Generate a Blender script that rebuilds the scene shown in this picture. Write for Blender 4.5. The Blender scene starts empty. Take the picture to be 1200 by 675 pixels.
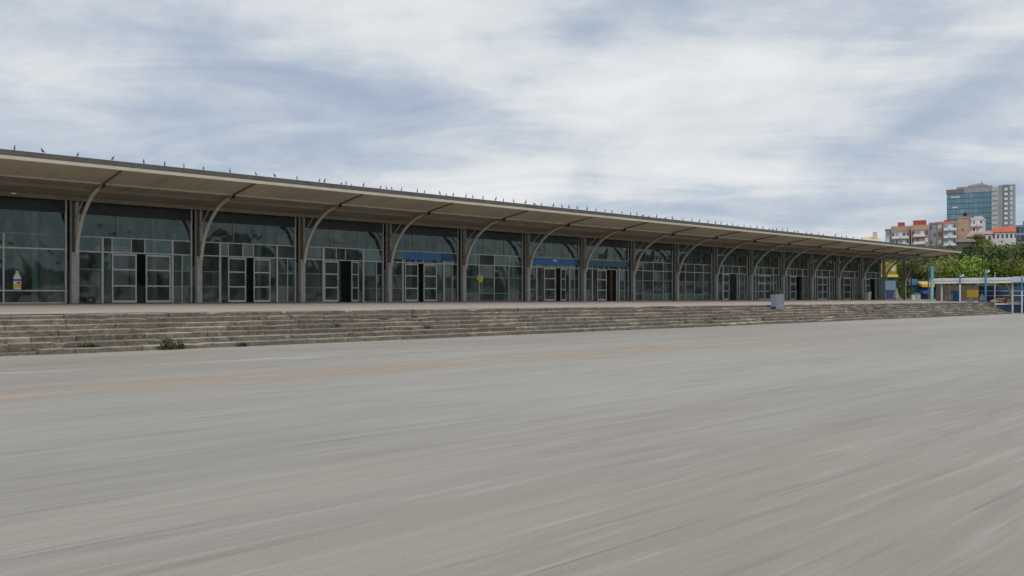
import bpy, math, random
from mathutils import Vector, Matrix
random.seed(7)
R = math.radians
SC = bpy.context.scene
COL = SC.collection

# ------------------------------------------------------------------ camera frame
TH = math.atan(1050/1000)
FW = Vector((math.cos(TH), math.sin(TH), 0))
RT = Vector((math.sin(TH), -math.cos(TH), 0))
EYE = 1.6
def W(px, depth, z=0.0):
    """point of the place seen in column px at that depth"""
    lat = (px-600)/1000*depth
    v = FW*depth + RT*lat
    return Vector((v.x, v.y, z))
def HZ(py, depth): return EYE + (348-py)*depth/1000
def along(px, D):                       # X of a point on the plane Y=D seen in column px
    return 2102.5*D/(1650-px) - 1.05*D

# ------------------------------------------------------------------ mesh builder
class MB:
    def __init__(s): s.v=[]; s.f=[]; s.m=[]; s.t=[]
    def face(s, pts, mi=0, tint=.5):
        n=len(s.v); s.v += [tuple(p) for p in pts]; s.f.append(tuple(range(n,n+len(pts)))); s.m.append(mi); s.t.append(tint)
    def hexa(s, p, mi=0, tint=.5):      # p: 8 points, bottom ring ccw then top ring ccw
        n=len(s.v); s.v += [tuple(q) for q in p]
        for f in ((3,2,1,0),(4,5,6,7),(0,1,5,4),(1,2,6,5),(2,3,7,6),(3,0,4,7)):
            s.f.append(tuple(n+i for i in f)); s.m.append(mi); s.t.append(tint)
    def box(s, x0,x1,y0,y1,z0,z1, mi=0, tint=.5):
        s.hexa([(x0,y0,z0),(x1,y0,z0),(x1,y1,z0),(x0,y1,z0),(x0,y0,z1),(x1,y0,z1),(x1,y1,z1),(x0,y1,z1)], mi, tint)
    def prism(s, prof, x0, x1, mi=0, tint=.5):   # profile [(y,z)] extruded along X
        n=len(s.v); k=len(prof)
        s.v += [(x0,y,z) for y,z in prof]+[(x1,y,z) for y,z in prof]
        s.f.append(tuple(range(n,n+k))); s.f.append(tuple(range(n+2*k-1,n+k-1,-1))); s.m += [mi]*2; s.t += [tint]*2
        for i in range(k):
            j=(i+1)%k
            s.f.append((n+i,n+k+i,n+k+j,n+j)); s.m.append(mi); s.t.append(tint)
    def tube(s, a, b, r0, r1, seg=8, mi=0, tint=.5, cap=True):
        a=Vector(a); b=Vector(b); d=(b-a).normalized()
        u=d.orthogonal().normalized(); w=d.cross(u); n=len(s.v)
        for c,r in ((a,r0),(b,r1)):
            for i in range(seg):
                t=2*math.pi*i/seg; s.v.append(tuple(c+(u*math.cos(t)+w*math.sin(t))*r))
        for i in range(seg):
            j=(i+1)%seg; s.f.append((n+i,n+j,n+seg+j,n+seg+i)); s.m.append(mi); s.t.append(tint)
        if cap:
            s.f.append(tuple(range(n+seg-1,n-1,-1))); s.f.append(tuple(range(n+seg,n+2*seg))); s.m += [mi]*2; s.t += [tint]*2
    def lathe(s, prof, seg=14, c=(0,0,0), mi=0, mis=None):
        n=len(s.v); c=Vector(c)
        for r,z in prof:
            for i in range(seg):
                t=2*math.pi*i/seg; s.v.append((c.x+r*math.cos(t), c.y+r*math.sin(t), c.z+z))
        for k in range(len(prof)-1):
            for i in range(seg):
                j=(i+1)%seg; a=n+k*seg
                s.f.append((a+i,a+j,a+seg+j,a+seg+i)); s.m.append(mis[k] if mis else mi); s.t.append(.5)
        s.f.append(tuple(range(n+len(prof)*seg-seg, n+len(prof)*seg))); s.m.append(mis[-1] if mis else mi); s.t.append(.5)
        s.f.append(tuple(range(n+seg-1,n-1,-1))); s.m.append(mis[0] if mis else mi); s.t.append(.5)
    def ball(s, c, r, seg=10, rings=7, mi=0, rot=None):
        n=len(s.v); c=Vector(c); rx,ry,rz = r
        for k in range(1,rings):
            ph=math.pi*k/rings
            for i in range(seg):
                t=2*math.pi*i/seg
                p=Vector((rx*math.sin(ph)*math.cos(t), ry*math.sin(ph)*math.sin(t), rz*math.cos(ph)))
                if rot: p = rot@p
                s.v.append(tuple(c+p))
        for e in (1,-1):
            p=Vector((0,0,rz*e)); p = rot@p if rot else p; s.v.append(tuple(c+p))
        top=n+(rings-1)*seg
        for k in range(rings-2):
            for i in range(seg):
                j=(i+1)%seg; a=n+k*seg; s.f.append((a+j,a+i,a+seg+i,a+seg+j)); s.m.append(mi); s.t.append(.5)
        for i in range(seg):
            j=(i+1)%seg
            s.f.append((top,n+i,n+j)); s.f.append((top+1,n+(rings-2)*seg+j,n+(rings-2)*seg+i)); s.m += [mi]*2; s.t += [.5]*2
    def build(s, name, mats, parent=None, loc=(0,0,0), smooth=False, bevel=0):
        me=bpy.data.meshes.new(name); me.from_pydata(s.v,[],s.f)
        mats = mats if isinstance(mats,(list,tuple)) else [mats]
        for m in mats: me.materials.append(m)
        me.polygons.foreach_set('material_index', s.m)
        at=me.attributes.new('tint','FLOAT','FACE'); at.data.foreach_set('value', s.t)
        if smooth: me.polygons.foreach_set('use_smooth',[True]*len(s.f))
        me.update()
        o=bpy.data.objects.new(name, me); COL.objects.link(o)
        o.location=loc
        if parent: o.parent=parent
        if bevel:
            b=o.modifiers.new('bevel','BEVEL'); b.width=bevel; b.segments=2; b.limit_method='ANGLE'
        return o

def tag(o, label=None, cat=None, group=None, kind=None):
    if label: o['label']=label
    if cat: o['category']=cat
    if group: o['group']=group
    if kind: o['kind']=kind
    return o
def empty(name, loc, rz=0):
    o=bpy.data.objects.new(name,None); COL.objects.link(o); o.location=loc; o.rotation_euler.z=rz; return o
def copy_tree(o, parent=None):
    c=o.copy(); COL.objects.link(c)
    if parent: c.parent=parent
    for ch in list(o.children): copy_tree(ch, c)
    return c

# ------------------------------------------------------------------ materials
def newmat(name):
    m=bpy.data.materials.new(name); m.use_nodes=True; nt=m.node_tree
    return m, nt, nt.nodes['Principled BSDF']
def N(nt, t, **kw):
    n=nt.nodes.new(t)
    for k,v in kw.items():
        if k.startswith('i_'):
            n.inputs[int(k[2:]) if k[2:].isdigit() else k[2:].replace('_',' ')].default_value=v
        else: setattr(n,k,v)
    return n
def math_n(nt, op, a, b=None, c=None, clamp=False):
    n=nt.nodes.new('ShaderNodeMath'); n.operation=op; n.use_clamp=clamp
    for i,x in enumerate((a,b,c)):
        if x is None: continue
        if isinstance(x,(int,float)): n.inputs[i].default_value=x
        else: nt.links.new(x, n.inputs[i])
    return n.outputs[0]
def mixc(nt, fac, a, b, mode='MIX'):
    n=nt.nodes.new('ShaderNodeMix'); n.data_type='RGBA'; n.blend_type=mode
    for i,x in ((0,fac),(6,a),(7,b)):
        if isinstance(x,(int,float)): n.inputs[i].default_value=x
        elif isinstance(x,(tuple,list)): n.inputs[i].default_value=(*x,1) if len(x)==3 else x
        else: nt.links.new(x, n.inputs[i])
    return n.outputs[2]
def noise(nt, vec, scale, detail=4, rough=.55, dist=0):
    n=nt.nodes.new('ShaderNodeTexNoise'); n.inputs['Scale'].default_value=scale; n.inputs['Detail'].default_value=detail
    n.inputs['Roughness'].default_value=rough; n.inputs['Distortion'].default_value=dist
    if vec is not None: nt.links.new(vec, n.inputs['Vector'])
    return n.outputs[0]
def ramp(nt, fac, stops):
    n=nt.nodes.new('ShaderNodeValToRGB'); e=n.color_ramp.elements
    while len(e)<len(stops): e.new(.5)
    for i,(p,c) in enumerate(stops):
        e[i].position=p; e[i].color=(*c,1) if len(c)==3 else (c[0],c[0],c[0],1)
    nt.links.new(fac, n.inputs[0]); return n.outputs[0]
def mapping(nt, sc=(1,1,1), rot=(0,0,0), loc=(0,0,0), out='Object'):
    tc=nt.nodes.new('ShaderNodeTexCoord'); mp=nt.nodes.new('ShaderNodeMapping')
    mp.inputs['Scale'].default_value=sc; mp.inputs['Rotation'].default_value=rot; mp.inputs['Location'].default_value=loc
    nt.links.new(tc.outputs[out], mp.inputs[0]); return mp.outputs[0]
def bump(nt, p, h, strength=.3, dist=.02):
    b=nt.nodes.new('ShaderNodeBump'); b.inputs['Strength'].default_value=strength; b.inputs['Distance'].default_value=dist
    nt.links.new(h,b.inputs['Height']); nt.links.new(b.outputs[0], p.inputs['Normal'])

def plain(name, col, rough=.6, var=.18, scale=3.0, metal=0.0, spec=.4, tintvar=0.0, stretch=(1,1,1)):
    """a paint, metal or concrete with uneven tone and small dirt"""
    m,nt,p=newmat(name)
    v=mapping(nt, stretch)
    n1=noise(nt, v, scale, 6, .6); n2=noise(nt, v, scale*7, 3, .6)
    f=math_n(nt,'ADD', math_n(nt,'MULTIPLY',n1,.65), math_n(nt,'MULTIPLY',n2,.35))
    d=tuple(c*(1-var*1.6) for c in col); l=tuple(min(1,c*(1+var*1.2)) for c in col)
    c=ramp(nt, f, [(.3,d),(.5,col),(.72,l)])
    if tintvar:
        a=nt.nodes.new('ShaderNodeAttribute'); a.attribute_name='tint'
        g=math_n(nt,'MULTIPLY_ADD', a.outputs['Fac'], 2*tintvar, 1-tintvar)
        cx=nt.nodes.new('ShaderNodeCombineXYZ')
        for i in range(3): nt.links.new(g,cx.inputs[i])
        c=mixc(nt,1.0,c,cx.outputs[0],'MULTIPLY')
    nt.links.new(c,p.inputs['Base Color'])
    p.inputs['Metallic'].default_value=metal; p.inputs['Specular IOR Level'].default_value=spec
    r=math_n(nt,'MULTIPLY_ADD', n2, .25, rough-.12); nt.links.new(r,p.inputs['Roughness'])
    return m

def glass_mat(name, tint=(.50,.62,.60), ior=1.9, wav=.02, wscale=.55, glossc=(.80,.93,.93)):
    m=bpy.data.materials.new(name); m.use_nodes=True; nt=m.node_tree; nt.nodes.clear()
    out=nt.nodes.new('ShaderNodeOutputMaterial')
    tr=nt.nodes.new('ShaderNodeBsdfTransparent'); gl=nt.nodes.new('ShaderNodeBsdfGlossy')
    gl.inputs['Color'].default_value=(*glossc,1)
    fr=nt.nodes.new('ShaderNodeFresnel'); fr.inputs['IOR'].default_value=ior
    mx=nt.nodes.new('ShaderNodeMixShader')
    v=mapping(nt,(1,1,.8)); h=noise(nt,v,wscale,3,.45,.3)
    b=nt.nodes.new('ShaderNodeBump'); b.inputs['Strength'].default_value=1; b.inputs['Distance'].default_value=wav
    nt.links.new(h,b.inputs['Height']); nt.links.new(b.outputs[0],gl.inputs['Normal'])
    dirt=noise(nt,mapping(nt,(1,1,.35)),1.7,6,.65)
    gl_r=math_n(nt,'MULTIPLY_ADD',dirt,.10,-.01,True); nt.links.new(gl_r,gl.inputs['Roughness'])
    df=nt.nodes.new('ShaderNodeBsdfDiffuse'); df.inputs['Color'].default_value=(.24,.26,.245,1)
    a=nt.nodes.new('ShaderNodeAttribute'); a.attribute_name='tint'
    tc=mixc(nt,a.outputs['Fac'],tuple(t*.62 for t in tint),tuple(min(1,t*1.3) for t in tint)); nt.links.new(tc,tr.inputs['Color'])
    md=nt.nodes.new('ShaderNodeMixShader')
    nt.links.new(math_n(nt,'MULTIPLY',math_n(nt,'SUBTRACT',dirt,.36,None,True),1.3,None,True),md.inputs[0])
    nt.links.new(tr.outputs[0],md.inputs[1]); nt.links.new(df.outputs[0],md.inputs[2])
    nt.links.new(fr.outputs[0],mx.inputs[0]); nt.links.new(md.outputs[0],mx.inputs[1]); nt.links.new(gl.outputs[0],mx.inputs[2])
    nt.links.new(mx.outputs[0],out.inputs[0])
    return m

def foliage_mat(name, dark, light):
    m,nt,p=newmat(name)
    a=nt.nodes.new('ShaderNodeAttribute'); a.attribute_name='tint'
    oi=nt.nodes.new('ShaderNodeObjectInfo')
    c=ramp(nt,a.outputs['Fac'],[(0,dark),(.6,tuple((x+y)/2 for x,y in zip(dark,light))),(1,light)])
    hs=nt.nodes.new('ShaderNodeHueSaturation'); nt.links.new(c,hs.inputs['Color'])
    nt.links.new(math_n(nt,'MULTIPLY_ADD',oi.outputs['Random'],.05,.475),hs.inputs['Hue'])
    nt.links.new(math_n(nt,'MULTIPLY_ADD',oi.outputs['Random'],.6,.75),hs.inputs['Value'])
    nt.links.new(hs.outputs[0],p.inputs['Base Color']); p.inputs['Roughness'].default_value=.6
    p.inputs['Specular IOR Level'].default_value=.25
    return m

# plaza paving: long streaks of wear running the way the promenade runs
def ground_mat():
    m,nt,p=newmat('plaza_concrete')
    fine=noise(nt,mapping(nt,(.26,3.6,1)),1,6,.62,.15)
    mid=noise(nt,mapping(nt,(.12,.9,1),loc=(3,7,0)),1,4,.55)
    big=noise(nt,mapping(nt,(.04,.16,1),loc=(11,2,0)),1,3,.5)
    c=ramp(nt,fine,[(.30,(.204,.174,.128)),(.5,(.282,.250,.195)),(.70,(.365,.332,.268))])
    c=mixc(nt,.45,c,ramp(nt,mid,[(.36,(.207,.175,.129)),(.64,(.356,.323,.262))]))
    c=mixc(nt,.40,c,ramp(nt,big,[(.38,(.234,.190,.138)),(.5,(.287,.254,.200)),(.62,(.338,.314,.268))]))
    # thin dark joints, each broken up along its length
    tc=nt.nodes.new('ShaderNodeTexCoord'); sp=nt.nodes.new('ShaderNodeSeparateXYZ'); nt.links.new(tc.outputs['Object'],sp.inputs[0])
    y=sp.outputs[1]
    jn=math_n(nt,'PINGPONG',math_n(nt,'ADD',y,.23),.62)
    line=math_n(nt,'LESS_THAN',jn,.011)
    brk=math_n(nt,'GREATER_THAN',noise(nt,mapping(nt,(.22,1.1,1),loc=(5,1,3)),1,2,.5),.50)
    line=math_n(nt,'MULTIPLY',math_n(nt,'MULTIPLY',line,brk),.6)
    c=mixc(nt,line,c,(.13,.12,.105))
    # narrow pale streaks
    s2=noise(nt,mapping(nt,(.38,9,1),loc=(1,4,9)),1,3,.6)
    c=mixc(nt,math_n(nt,'MULTIPLY',math_n(nt,'SUBTRACT',s2,.54,None,True),2.4,None,True),c,(.42,.39,.34))
    s3=noise(nt,mapping(nt,(.34,6,1),loc=(8,2,5)),1,3,.6)
    c=mixc(nt,math_n(nt,'MULTIPLY',math_n(nt,'SUBTRACT',s3,.54,None,True),2.8,None,True),c,(.155,.126,.095))
    gr=noise(nt,mapping(nt,(1,1,1)),38,3,.7)
    c=mixc(nt,.10,c,ramp(nt,gr,[(.35,(.1,.1,.1)),(.65,(.5,.5,.5))]))
    nt.links.new(c,p.inputs['Base Color'])
    nt.links.new(math_n(nt,'MULTIPLY_ADD',mid,.3,.42),p.inputs['Roughness'])
    p.inputs['Specular IOR Level'].default_value=.75
    bump(nt,p,math_n(nt,'ADD',gr,math_n(nt,'MULTIPLY',fine,1.5)),.12,.01)
    return m
def stripe_mat(name, col, dens, yc, hw):
    m,nt,p=newmat(name)
    f=noise(nt,mapping(nt,(.16,1.9,1),loc=(2,9,0)),1,6,.68)
    e=noise(nt,mapping(nt,(.5,8,1)),1,4,.6)
    base=ramp(nt,e,[(.3,(.245,.212,.162)),(.7,(.345,.312,.25))])
    k=math_n(nt,'MULTIPLY',math_n(nt,'SUBTRACT',f,.40,None,True),dens,None,True)
    tc=nt.nodes.new('ShaderNodeTexCoord'); sp=nt.nodes.new('ShaderNodeSeparateXYZ'); nt.links.new(tc.outputs['Object'],sp.inputs[0])
    fade=math_n(nt,'SUBTRACT',1.0,math_n(nt,'DIVIDE',math_n(nt,'SUBTRACT',sp.outputs[0],14.0),36.0),None,True)
    wob=math_n(nt,'MULTIPLY_ADD',noise(nt,mapping(nt,(.2,.5,1),loc=(6,1,0)),1,4,.6),hw*1.3,-hw*.65)
    dy=math_n(nt,'ABSOLUTE',math_n(nt,'ADD',math_n(nt,'SUBTRACT',sp.outputs[1],yc),wob))
    soft=math_n(nt,'MULTIPLY_ADD',math_n(nt,'DIVIDE',dy,hw),-2.0,2.0,True)
    k=math_n(nt,'MULTIPLY',math_n(nt,'MULTIPLY',k,fade),soft)
    fx=nt.nodes.new('ShaderNodeBsdfTransparent'); ms=nt.nodes.new('ShaderNodeMixShader'); nt.links.new(math_n(nt,'MULTIPLY',k,1.0,None,True),ms.inputs[0])
    nt.links.new(fx.outputs[0],ms.inputs[1]); nt.links.new(p.outputs[0],ms.inputs[2]); nt.links.new(ms.outputs[0],nt.nodes['Material Output'].inputs[0])
    nt.links.new(mixc(nt,.9,base,col),p.inputs['Base Color']); p.inputs['Roughness'].default_value=.6
    return m
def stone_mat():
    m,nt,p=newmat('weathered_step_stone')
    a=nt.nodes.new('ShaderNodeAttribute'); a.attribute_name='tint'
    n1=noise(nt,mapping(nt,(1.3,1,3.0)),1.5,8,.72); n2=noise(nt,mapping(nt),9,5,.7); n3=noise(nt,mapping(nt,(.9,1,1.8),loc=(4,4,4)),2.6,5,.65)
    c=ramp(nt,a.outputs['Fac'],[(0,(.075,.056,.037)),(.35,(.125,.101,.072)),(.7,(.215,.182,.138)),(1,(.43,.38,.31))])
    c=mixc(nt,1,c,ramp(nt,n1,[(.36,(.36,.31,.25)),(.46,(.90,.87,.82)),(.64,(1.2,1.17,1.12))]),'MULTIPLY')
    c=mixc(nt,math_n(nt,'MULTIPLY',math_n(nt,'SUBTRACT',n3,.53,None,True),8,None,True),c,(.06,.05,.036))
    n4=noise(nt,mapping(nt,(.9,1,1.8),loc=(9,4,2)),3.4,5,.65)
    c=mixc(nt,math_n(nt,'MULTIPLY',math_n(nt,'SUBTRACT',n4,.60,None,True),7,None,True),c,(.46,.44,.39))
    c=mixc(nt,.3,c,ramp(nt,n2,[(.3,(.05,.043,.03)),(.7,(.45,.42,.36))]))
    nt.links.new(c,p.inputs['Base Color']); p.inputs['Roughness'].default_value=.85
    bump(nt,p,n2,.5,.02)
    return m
def terrace_mat():
    m,nt,p=newmat('terrace_slabs')
    n1=noise(nt,mapping(nt,(.12,.8,1)),1,5,.6); n2=noise(nt,mapping(nt),2.2,5,.7)
    c=ramp(nt,n1,[(.3,(.33,.262,.212)),(.55,(.44,.37,.31)),(.75,(.50,.44,.385))])
    c=mixc(nt,.22,c,ramp(nt,n2,[(.35,(.2,.17,.14)),(.65,(.5,.46,.42))]))
    br=nt.nodes.new('ShaderNodeTexBrick'); br.inputs['Scale'].default_value=1; br.inputs['Mortar Size'].default_value=.012
    br.inputs['Brick Width'].default_value=1.5; br.inputs['Row Height'].default_value=.75; br.inputs['Color1'].default_value=(1,1,1,1)
    br.inputs['Color2'].default_value=(.88,.87,.86,1); br.inputs['Mortar'].default_value=(.4,.37,.34,1)
    nt.links.new(mapping(nt),br.inputs['Vector'])
    nt.links.new(mixc(nt,1,c,br.outputs[0],'MULTIPLY'),p.inputs['Base Color']); p.inputs['Roughness'].default_value=.7
    return m
def soffit_mat(name, col, seam=True, pitch=.62):
    m,nt,p=newmat(name)
    tc=nt.nodes.new('ShaderNodeTexCoord'); sp=nt.nodes.new('ShaderNodeSeparateXYZ'); nt.links.new(tc.outputs['Object'],sp.inputs[0])
    n1=noise(nt,mapping(nt,(.5,.35,1)),.9,6,.62); n2=noise(nt,mapping(nt,(5,.25,1)),1,5,.6)
    c=ramp(nt,n1,[(.3,tuple(x*.72 for x in col)),(.52,col),(.75,tuple(x*1.18 for x in col))])
    c=mixc(nt,.22,c,ramp(nt,n2,[(.35,tuple(x*.55 for x in col)),(.65,tuple(x*1.3 for x in col))]))
    if seam:
        f=math_n(nt,'LESS_THAN',math_n(nt,'PINGPONG',sp.outputs[0],pitch),.016)
        c=mixc(nt,math_n(nt,'MULTIPLY',f,.33),c,tuple(x*.35 for x in col))
    nt.links.new(c,p.inputs['Base Color']); p.inputs['Roughness'].default_value=.65
    return m

M={}
M['ground']=ground_mat()
M['white_stripe']=stripe_mat('worn_white_band',(.52,.50,.46),4.0,20.0,.85)
M['ochre_stripe']=stripe_mat('worn_ochre_band',(.55,.425,.305),3.4,15.85,1.5)
M['stone']=stone_mat(); M['terrace']=terrace_mat()
M['canopy']=soffit_mat('canopy_underside',(.40,.36,.27))
M['soffit']=soffit_mat('soffit_boards',(.25,.225,.18),True,.3)
M['flange']=plain('beige_flange',(.52,.47,.385),.6,.12,2)
M['purlin']=plain('brown_purlin',(.24,.21,.155),.6,.15,2)
M['soffit_reflection']=plain('painted_soffit_reflection',(.022,.032,.028),.3,.3,.5,spec=.3)  # near-black tone in place of the soffit mirrored in the glass
M['edge']=plain('dark_roof_edge',(.10,.098,.09),.6,.22,1.5)
M['roof']=plain('roof_sheet',(.22,.22,.22),.6,.2,1)
M['pier']=plain('grey_pier',(.40,.385,.35),.7,.2,2.5)
M['steel']=plain('brown_steel',(.36,.335,.28),.55,.18,4)
M['steel_dark']=plain('dark_steel',(.12,.11,.09),.55,.2,4)
M['arc']=plain('arc_flange',(.50,.475,.41),.5,.14,4)
M['alu']=plain('aluminium_frame',(.50,.52,.50),.42,.16,5,.15)
M['alu_dim']=plain('grey_frame',(.26,.285,.28),.45,.18,5,.1)
M['door_alu']=plain('pale_door_frame',(.52,.54,.52),.42,.1,5,.05)
M['glass']=glass_mat('tinted_glass',(.62,.82,.77),1.8,.06,.42,(.64,.80,.76))
M['glass_band']=glass_mat('lighter_band_glass',(.62,.80,.77),1.9,.03,.4,(.68,.86,.83))
M['door_glass']=glass_mat('door_glass',(.86,.88,.80),1.55,.01)
M['floor']=plain('hall_floor',(.24,.23,.20),.35,.2,.6)
M['inner']=plain('hall_wall',(.20,.25,.235),.8,.3,.4)
M['inner_pale']=plain('hall_pale_panel',(.55,.60,.57),.7,.2,.7)
M['inner_brown']=plain('hall_brown_panel',(.42,.30,.20),.7,.2,.7)
M['blue']=plain('blue_signboard',(.035,.16,.42),.45,.14,1.2)
M['blue_dark']=plain('dark_blue_signboard',(.02,.075,.17),.45,.14,1.2)
M['white']=plain('white_paint',(.74,.74,.72),.5,.07,3)
M['red']=plain('red_paint',(.55,.06,.05),.5,.1,3)
M['yellow']=plain('yellow_paint',(.72,.52,.07),.5,.1,3)
M['black']=plain('black_plastic',(.018,.018,.02),.45,.2,4)
M['cab']=plain('bluegrey_cabinet',(.205,.235,.285),.5,.07,3)
M['green_paint']=plain('green_paint',(.10,.26,.12),.5,.1,3)
M['teal']=plain('teal_paint',(.10,.34,.38),.5,.2,2)
M['post_blue']=plain('blue_post',(.07,.20,.42),.5,.15,2)
M['post_pale']=plain('pale_post',(.50,.60,.68),.5,.12,2)
M['tan']=plain('tan_goods',(.60,.45,.28),.8,.25,6,tintvar=.45)
M['brown']=plain('dark_brown_board',(.11,.075,.05),.7,.2,2)
M['navy']=plain('navy_front',(.03,.065,.12),.6,.2,2)
M['greytarp']=plain('grey_canvas',(.40,.41,.42),.8,.14,4)
M['bark']=plain('bark',(.14,.105,.075),.9,.3,6)
M['leaf']=foliage_mat('leaves',(.020,.040,.011),(.145,.19,.035))
M['leaf_bright']=foliage_mat('bright_leaves',(.04,.07,.012),(.22,.28,.045))
M['weed']=foliage_mat('weed_leaves',(.10,.115,.05),(.24,.26,.13))
M['palm']=foliage_mat('dry_fronds',(.14,.15,.06),(.34,.34,.17))
M['grass_hill']=plain('hill_scrub',(.055,.08,.03),.95,.35,.12)
M['added_hill']=plain('added_hill_land',(.06,.075,.06),.95,.3,.02)
# city
M['terra']=plain('terracotta_wall',(.43,.28,.22),.8,.1,.25)
M['orange']=plain('brick_orange_wall',(.47,.31,.235),.8,.1,.25)
M['redbox']=plain('red_roofbox',(.36,.085,.06),.8,.12,.3)
M['cwhite']=plain('white_render',(.68,.67,.65),.75,.1,.3)
M['cgrey']=plain('grey_render',(.31,.335,.375),.75,.12,.3)
M['cgrey2']=plain('pale_grey_render',(.45,.44,.44),.75,.1,.3)
M['cdark']=plain('dark_grey_cladding',(.20,.22,.25),.7,.14,.3)
M['tile']=plain('red_roof_tiles',(.44,.12,.07),.8,.15,.5)
M['cream']=plain('cream_render',(.60,.50,.36),.8,.1,.4)
M['brownstone']=plain('brown_stone_wall',(.17,.145,.115),.9,.25,.4)
M['win_dark']=plain('dark_window',(.05,.065,.085),.15,.15,.8,spec=.8)
M['win_blue']=plain('blue_window',(.16,.27,.37),.15,.2,.3,spec=.8)
M['curtain']=plain('blue_curtain_wall',(.10,.22,.29),.15,.16,.06,spec=.9,tintvar=.28)
M['slat']=plain('balcony_face',(.74,.73,.74),.6,.08,.5)
M['shutter']=plain('pale_blind',(.60,.66,.70),.6,.1,.5)

# ------------------------------------------------------------------ setting: ground, terrace, steps
BASE=1.29                      # floor level at the glass front
GY=44.0                        # plane of the glass front
S0,BAY=12.88,6.06              # first full column, spacing
XL,XR=S0-2*BAY, S0+16*BAY      # ends of the hall
XEND=90.0                      # steps stop here
XT=150.0
EDGE_Y,EDGE_Z=28.8,1.07

mb=MB(); 
mb.face([(-1500,-1500,0),(2500,-1500,0),(2500,2500,0),(-1500,2500,0)])
tag(mb.build('ground',M['ground']),kind='structure')
def lane(name,mat,y0,y1,x0,x1,z):
    b=MB(); n=60
    for i in range(n):
        xa=x0+(x1-x0)*i/n; xb=x0+(x1-x0)*(i+1)/n
        f=lambda x,k: .10*math.sin(x*.13+k)+.06*math.sin(x*.41+2*k)
        b.face([(xa,y0+f(xa,1),z),(xb,y0+f(xb,1),z),(xb,y1+f(xb,4),z),(xa,y1+f(xa,4),z)])
    tag(b.build(name,mat),kind='structure')
lane('pavement_band',M['white_stripe'],19.2,20.8,-6,88,.004)
lane('pavement_band',M['ochre_stripe'],14.5,17.2,-6,86,.004)

# terrace: falls gently from the glass front to the top of the steps
mb=MB()
mb.hexa([(XL-4,EDGE_Y+.45,-.02),(XT,EDGE_Y+.45,-.02),(XT,GY-.2,-.02),(XL-4,GY-.2,-.02),
         (XL-4,EDGE_Y+.45,EDGE_Z+.006),(XT,EDGE_Y+.45,EDGE_Z+.006),(XT,GY-.2,BASE),(XL-4,GY-.2,BASE)])
tag(mb.build('terrace',M['terrace']),kind='structure')
mb=MB(); mb.box(XL-4,XT,GY-.2,72,-.02,BASE)
tag(mb.build('terrace_slab',M['floor']),kind='structure')
# retaining wall right of the steps
mb=MB(); x=XEND+.02
while x<XT-2:
    L=random.uniform(1.2,2.4); mb.box(x,min(x+L-.015,XT),EDGE_Y,EDGE_Y+.44,-.02,EDGE_Z+random.uniform(-.01,.01),0,random.random()); x+=L
tag(mb.build('retaining_wall',M['stone']),kind='structure')

# the seven courses of stone steps, block by block, worn and shifted
mb=MB(); NR=7; rise=EDGE_Z/NR; tread=(EDGE_Y-26.0)/(NR-1)
for k in range(NR):
    y0=26.0+k*tread; z0=k*rise; x=XL-4
    while x<XEND:
        L=random.uniform(.9,2.6)
        if x>55: L=random.uniform(.5,1.5)
        rough = .6+ .9*max(0,(x-20)/70)
        dy=random.gauss(0,.014*rough); dz=random.gauss(0,.010*rough); tilt=random.gauss(0,.010*rough)
        if random.random()<.06*rough: dy+=random.uniform(.06,.16); dz-=random.uniform(.02,.06)
        if random.random()<.075*rough and k<NR-1: x+=random.uniform(.12,.5); continue
        x1=min(x+L-random.uniform(.008,.03),XEND+random.uniform(-.1,.1)); t=min(1,max(0,random.gauss(.34,.17)))
        back=EDGE_Y+.46 if k==NR-1 else y0+tread+.35
        top=z0+rise
        n=max(1,int((x1-x)/.45)); pts=[]
        for i in range(n+1):
            xx=x+(x1-x)*i/n; ch=random.random()
            cy=abs(random.gauss(0,.006*rough)); cz=abs(random.gauss(0,.006*rough))
            if ch<.13*rough: cy+=random.uniform(.02,.07); cz+=random.uniform(.02,.06)
            pts.append((xx,y0+dy+cy,top+dz+tilt*(i/n-.5)-cz,cy))
        for i in range(n):
            a=pts[i]; b=pts[i+1]
            # riser, worn nosing, tread, ends
            zb=z0-.05
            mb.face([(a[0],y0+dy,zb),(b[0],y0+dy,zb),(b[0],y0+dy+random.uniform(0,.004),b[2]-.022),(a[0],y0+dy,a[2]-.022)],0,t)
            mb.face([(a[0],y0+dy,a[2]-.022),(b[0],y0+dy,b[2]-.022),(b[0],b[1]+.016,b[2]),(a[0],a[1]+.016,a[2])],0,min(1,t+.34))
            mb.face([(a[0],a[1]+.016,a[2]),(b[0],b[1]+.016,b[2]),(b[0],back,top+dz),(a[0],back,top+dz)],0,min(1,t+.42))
        for p in (pts[0],pts[-1]):
            mb.face([(p[0],y0+dy,z0-.05),(p[0],back,z0-.05),(p[0],back,top+dz),(p[0],y0+dy,p[2])],0,t)
        x+=L
# core behind the blocks so that gaps look into earth, not through
for k in range(NR):
    y0=26.0+k*tread+.17; mb.box(XL-4,XEND-.05,y0,EDGE_Y+.44,k*rise-.02,(k+1)*rise-.05,1,.1)
steps=mb.build('stone_steps',[M['stone'],plain('earth_fill',(.06,.05,.038),.95,.2,3)])
tag(steps,kind='structure')

# rubble lying where the courses run out
mb=MB()
for i in range(70):
    x=random.uniform(70,XEND+.9); k=random.randint(0,5); y=26+k*tread+random.uniform(.03,.3); z=(k+1)*rise if x<XEND-.2 else 0
    if x>XEND-.2 : y=random.uniform(26,28.6)
    r=random.uniform(.04,.13); mb.ball((x,y,z+r*.4),(r*1.3,r,r*.7),6,4)
tag(mb.build('rubble',M['stone']),'broken stones and rubble strewn on the far end of the steps','rubble',kind='stuff')

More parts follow.
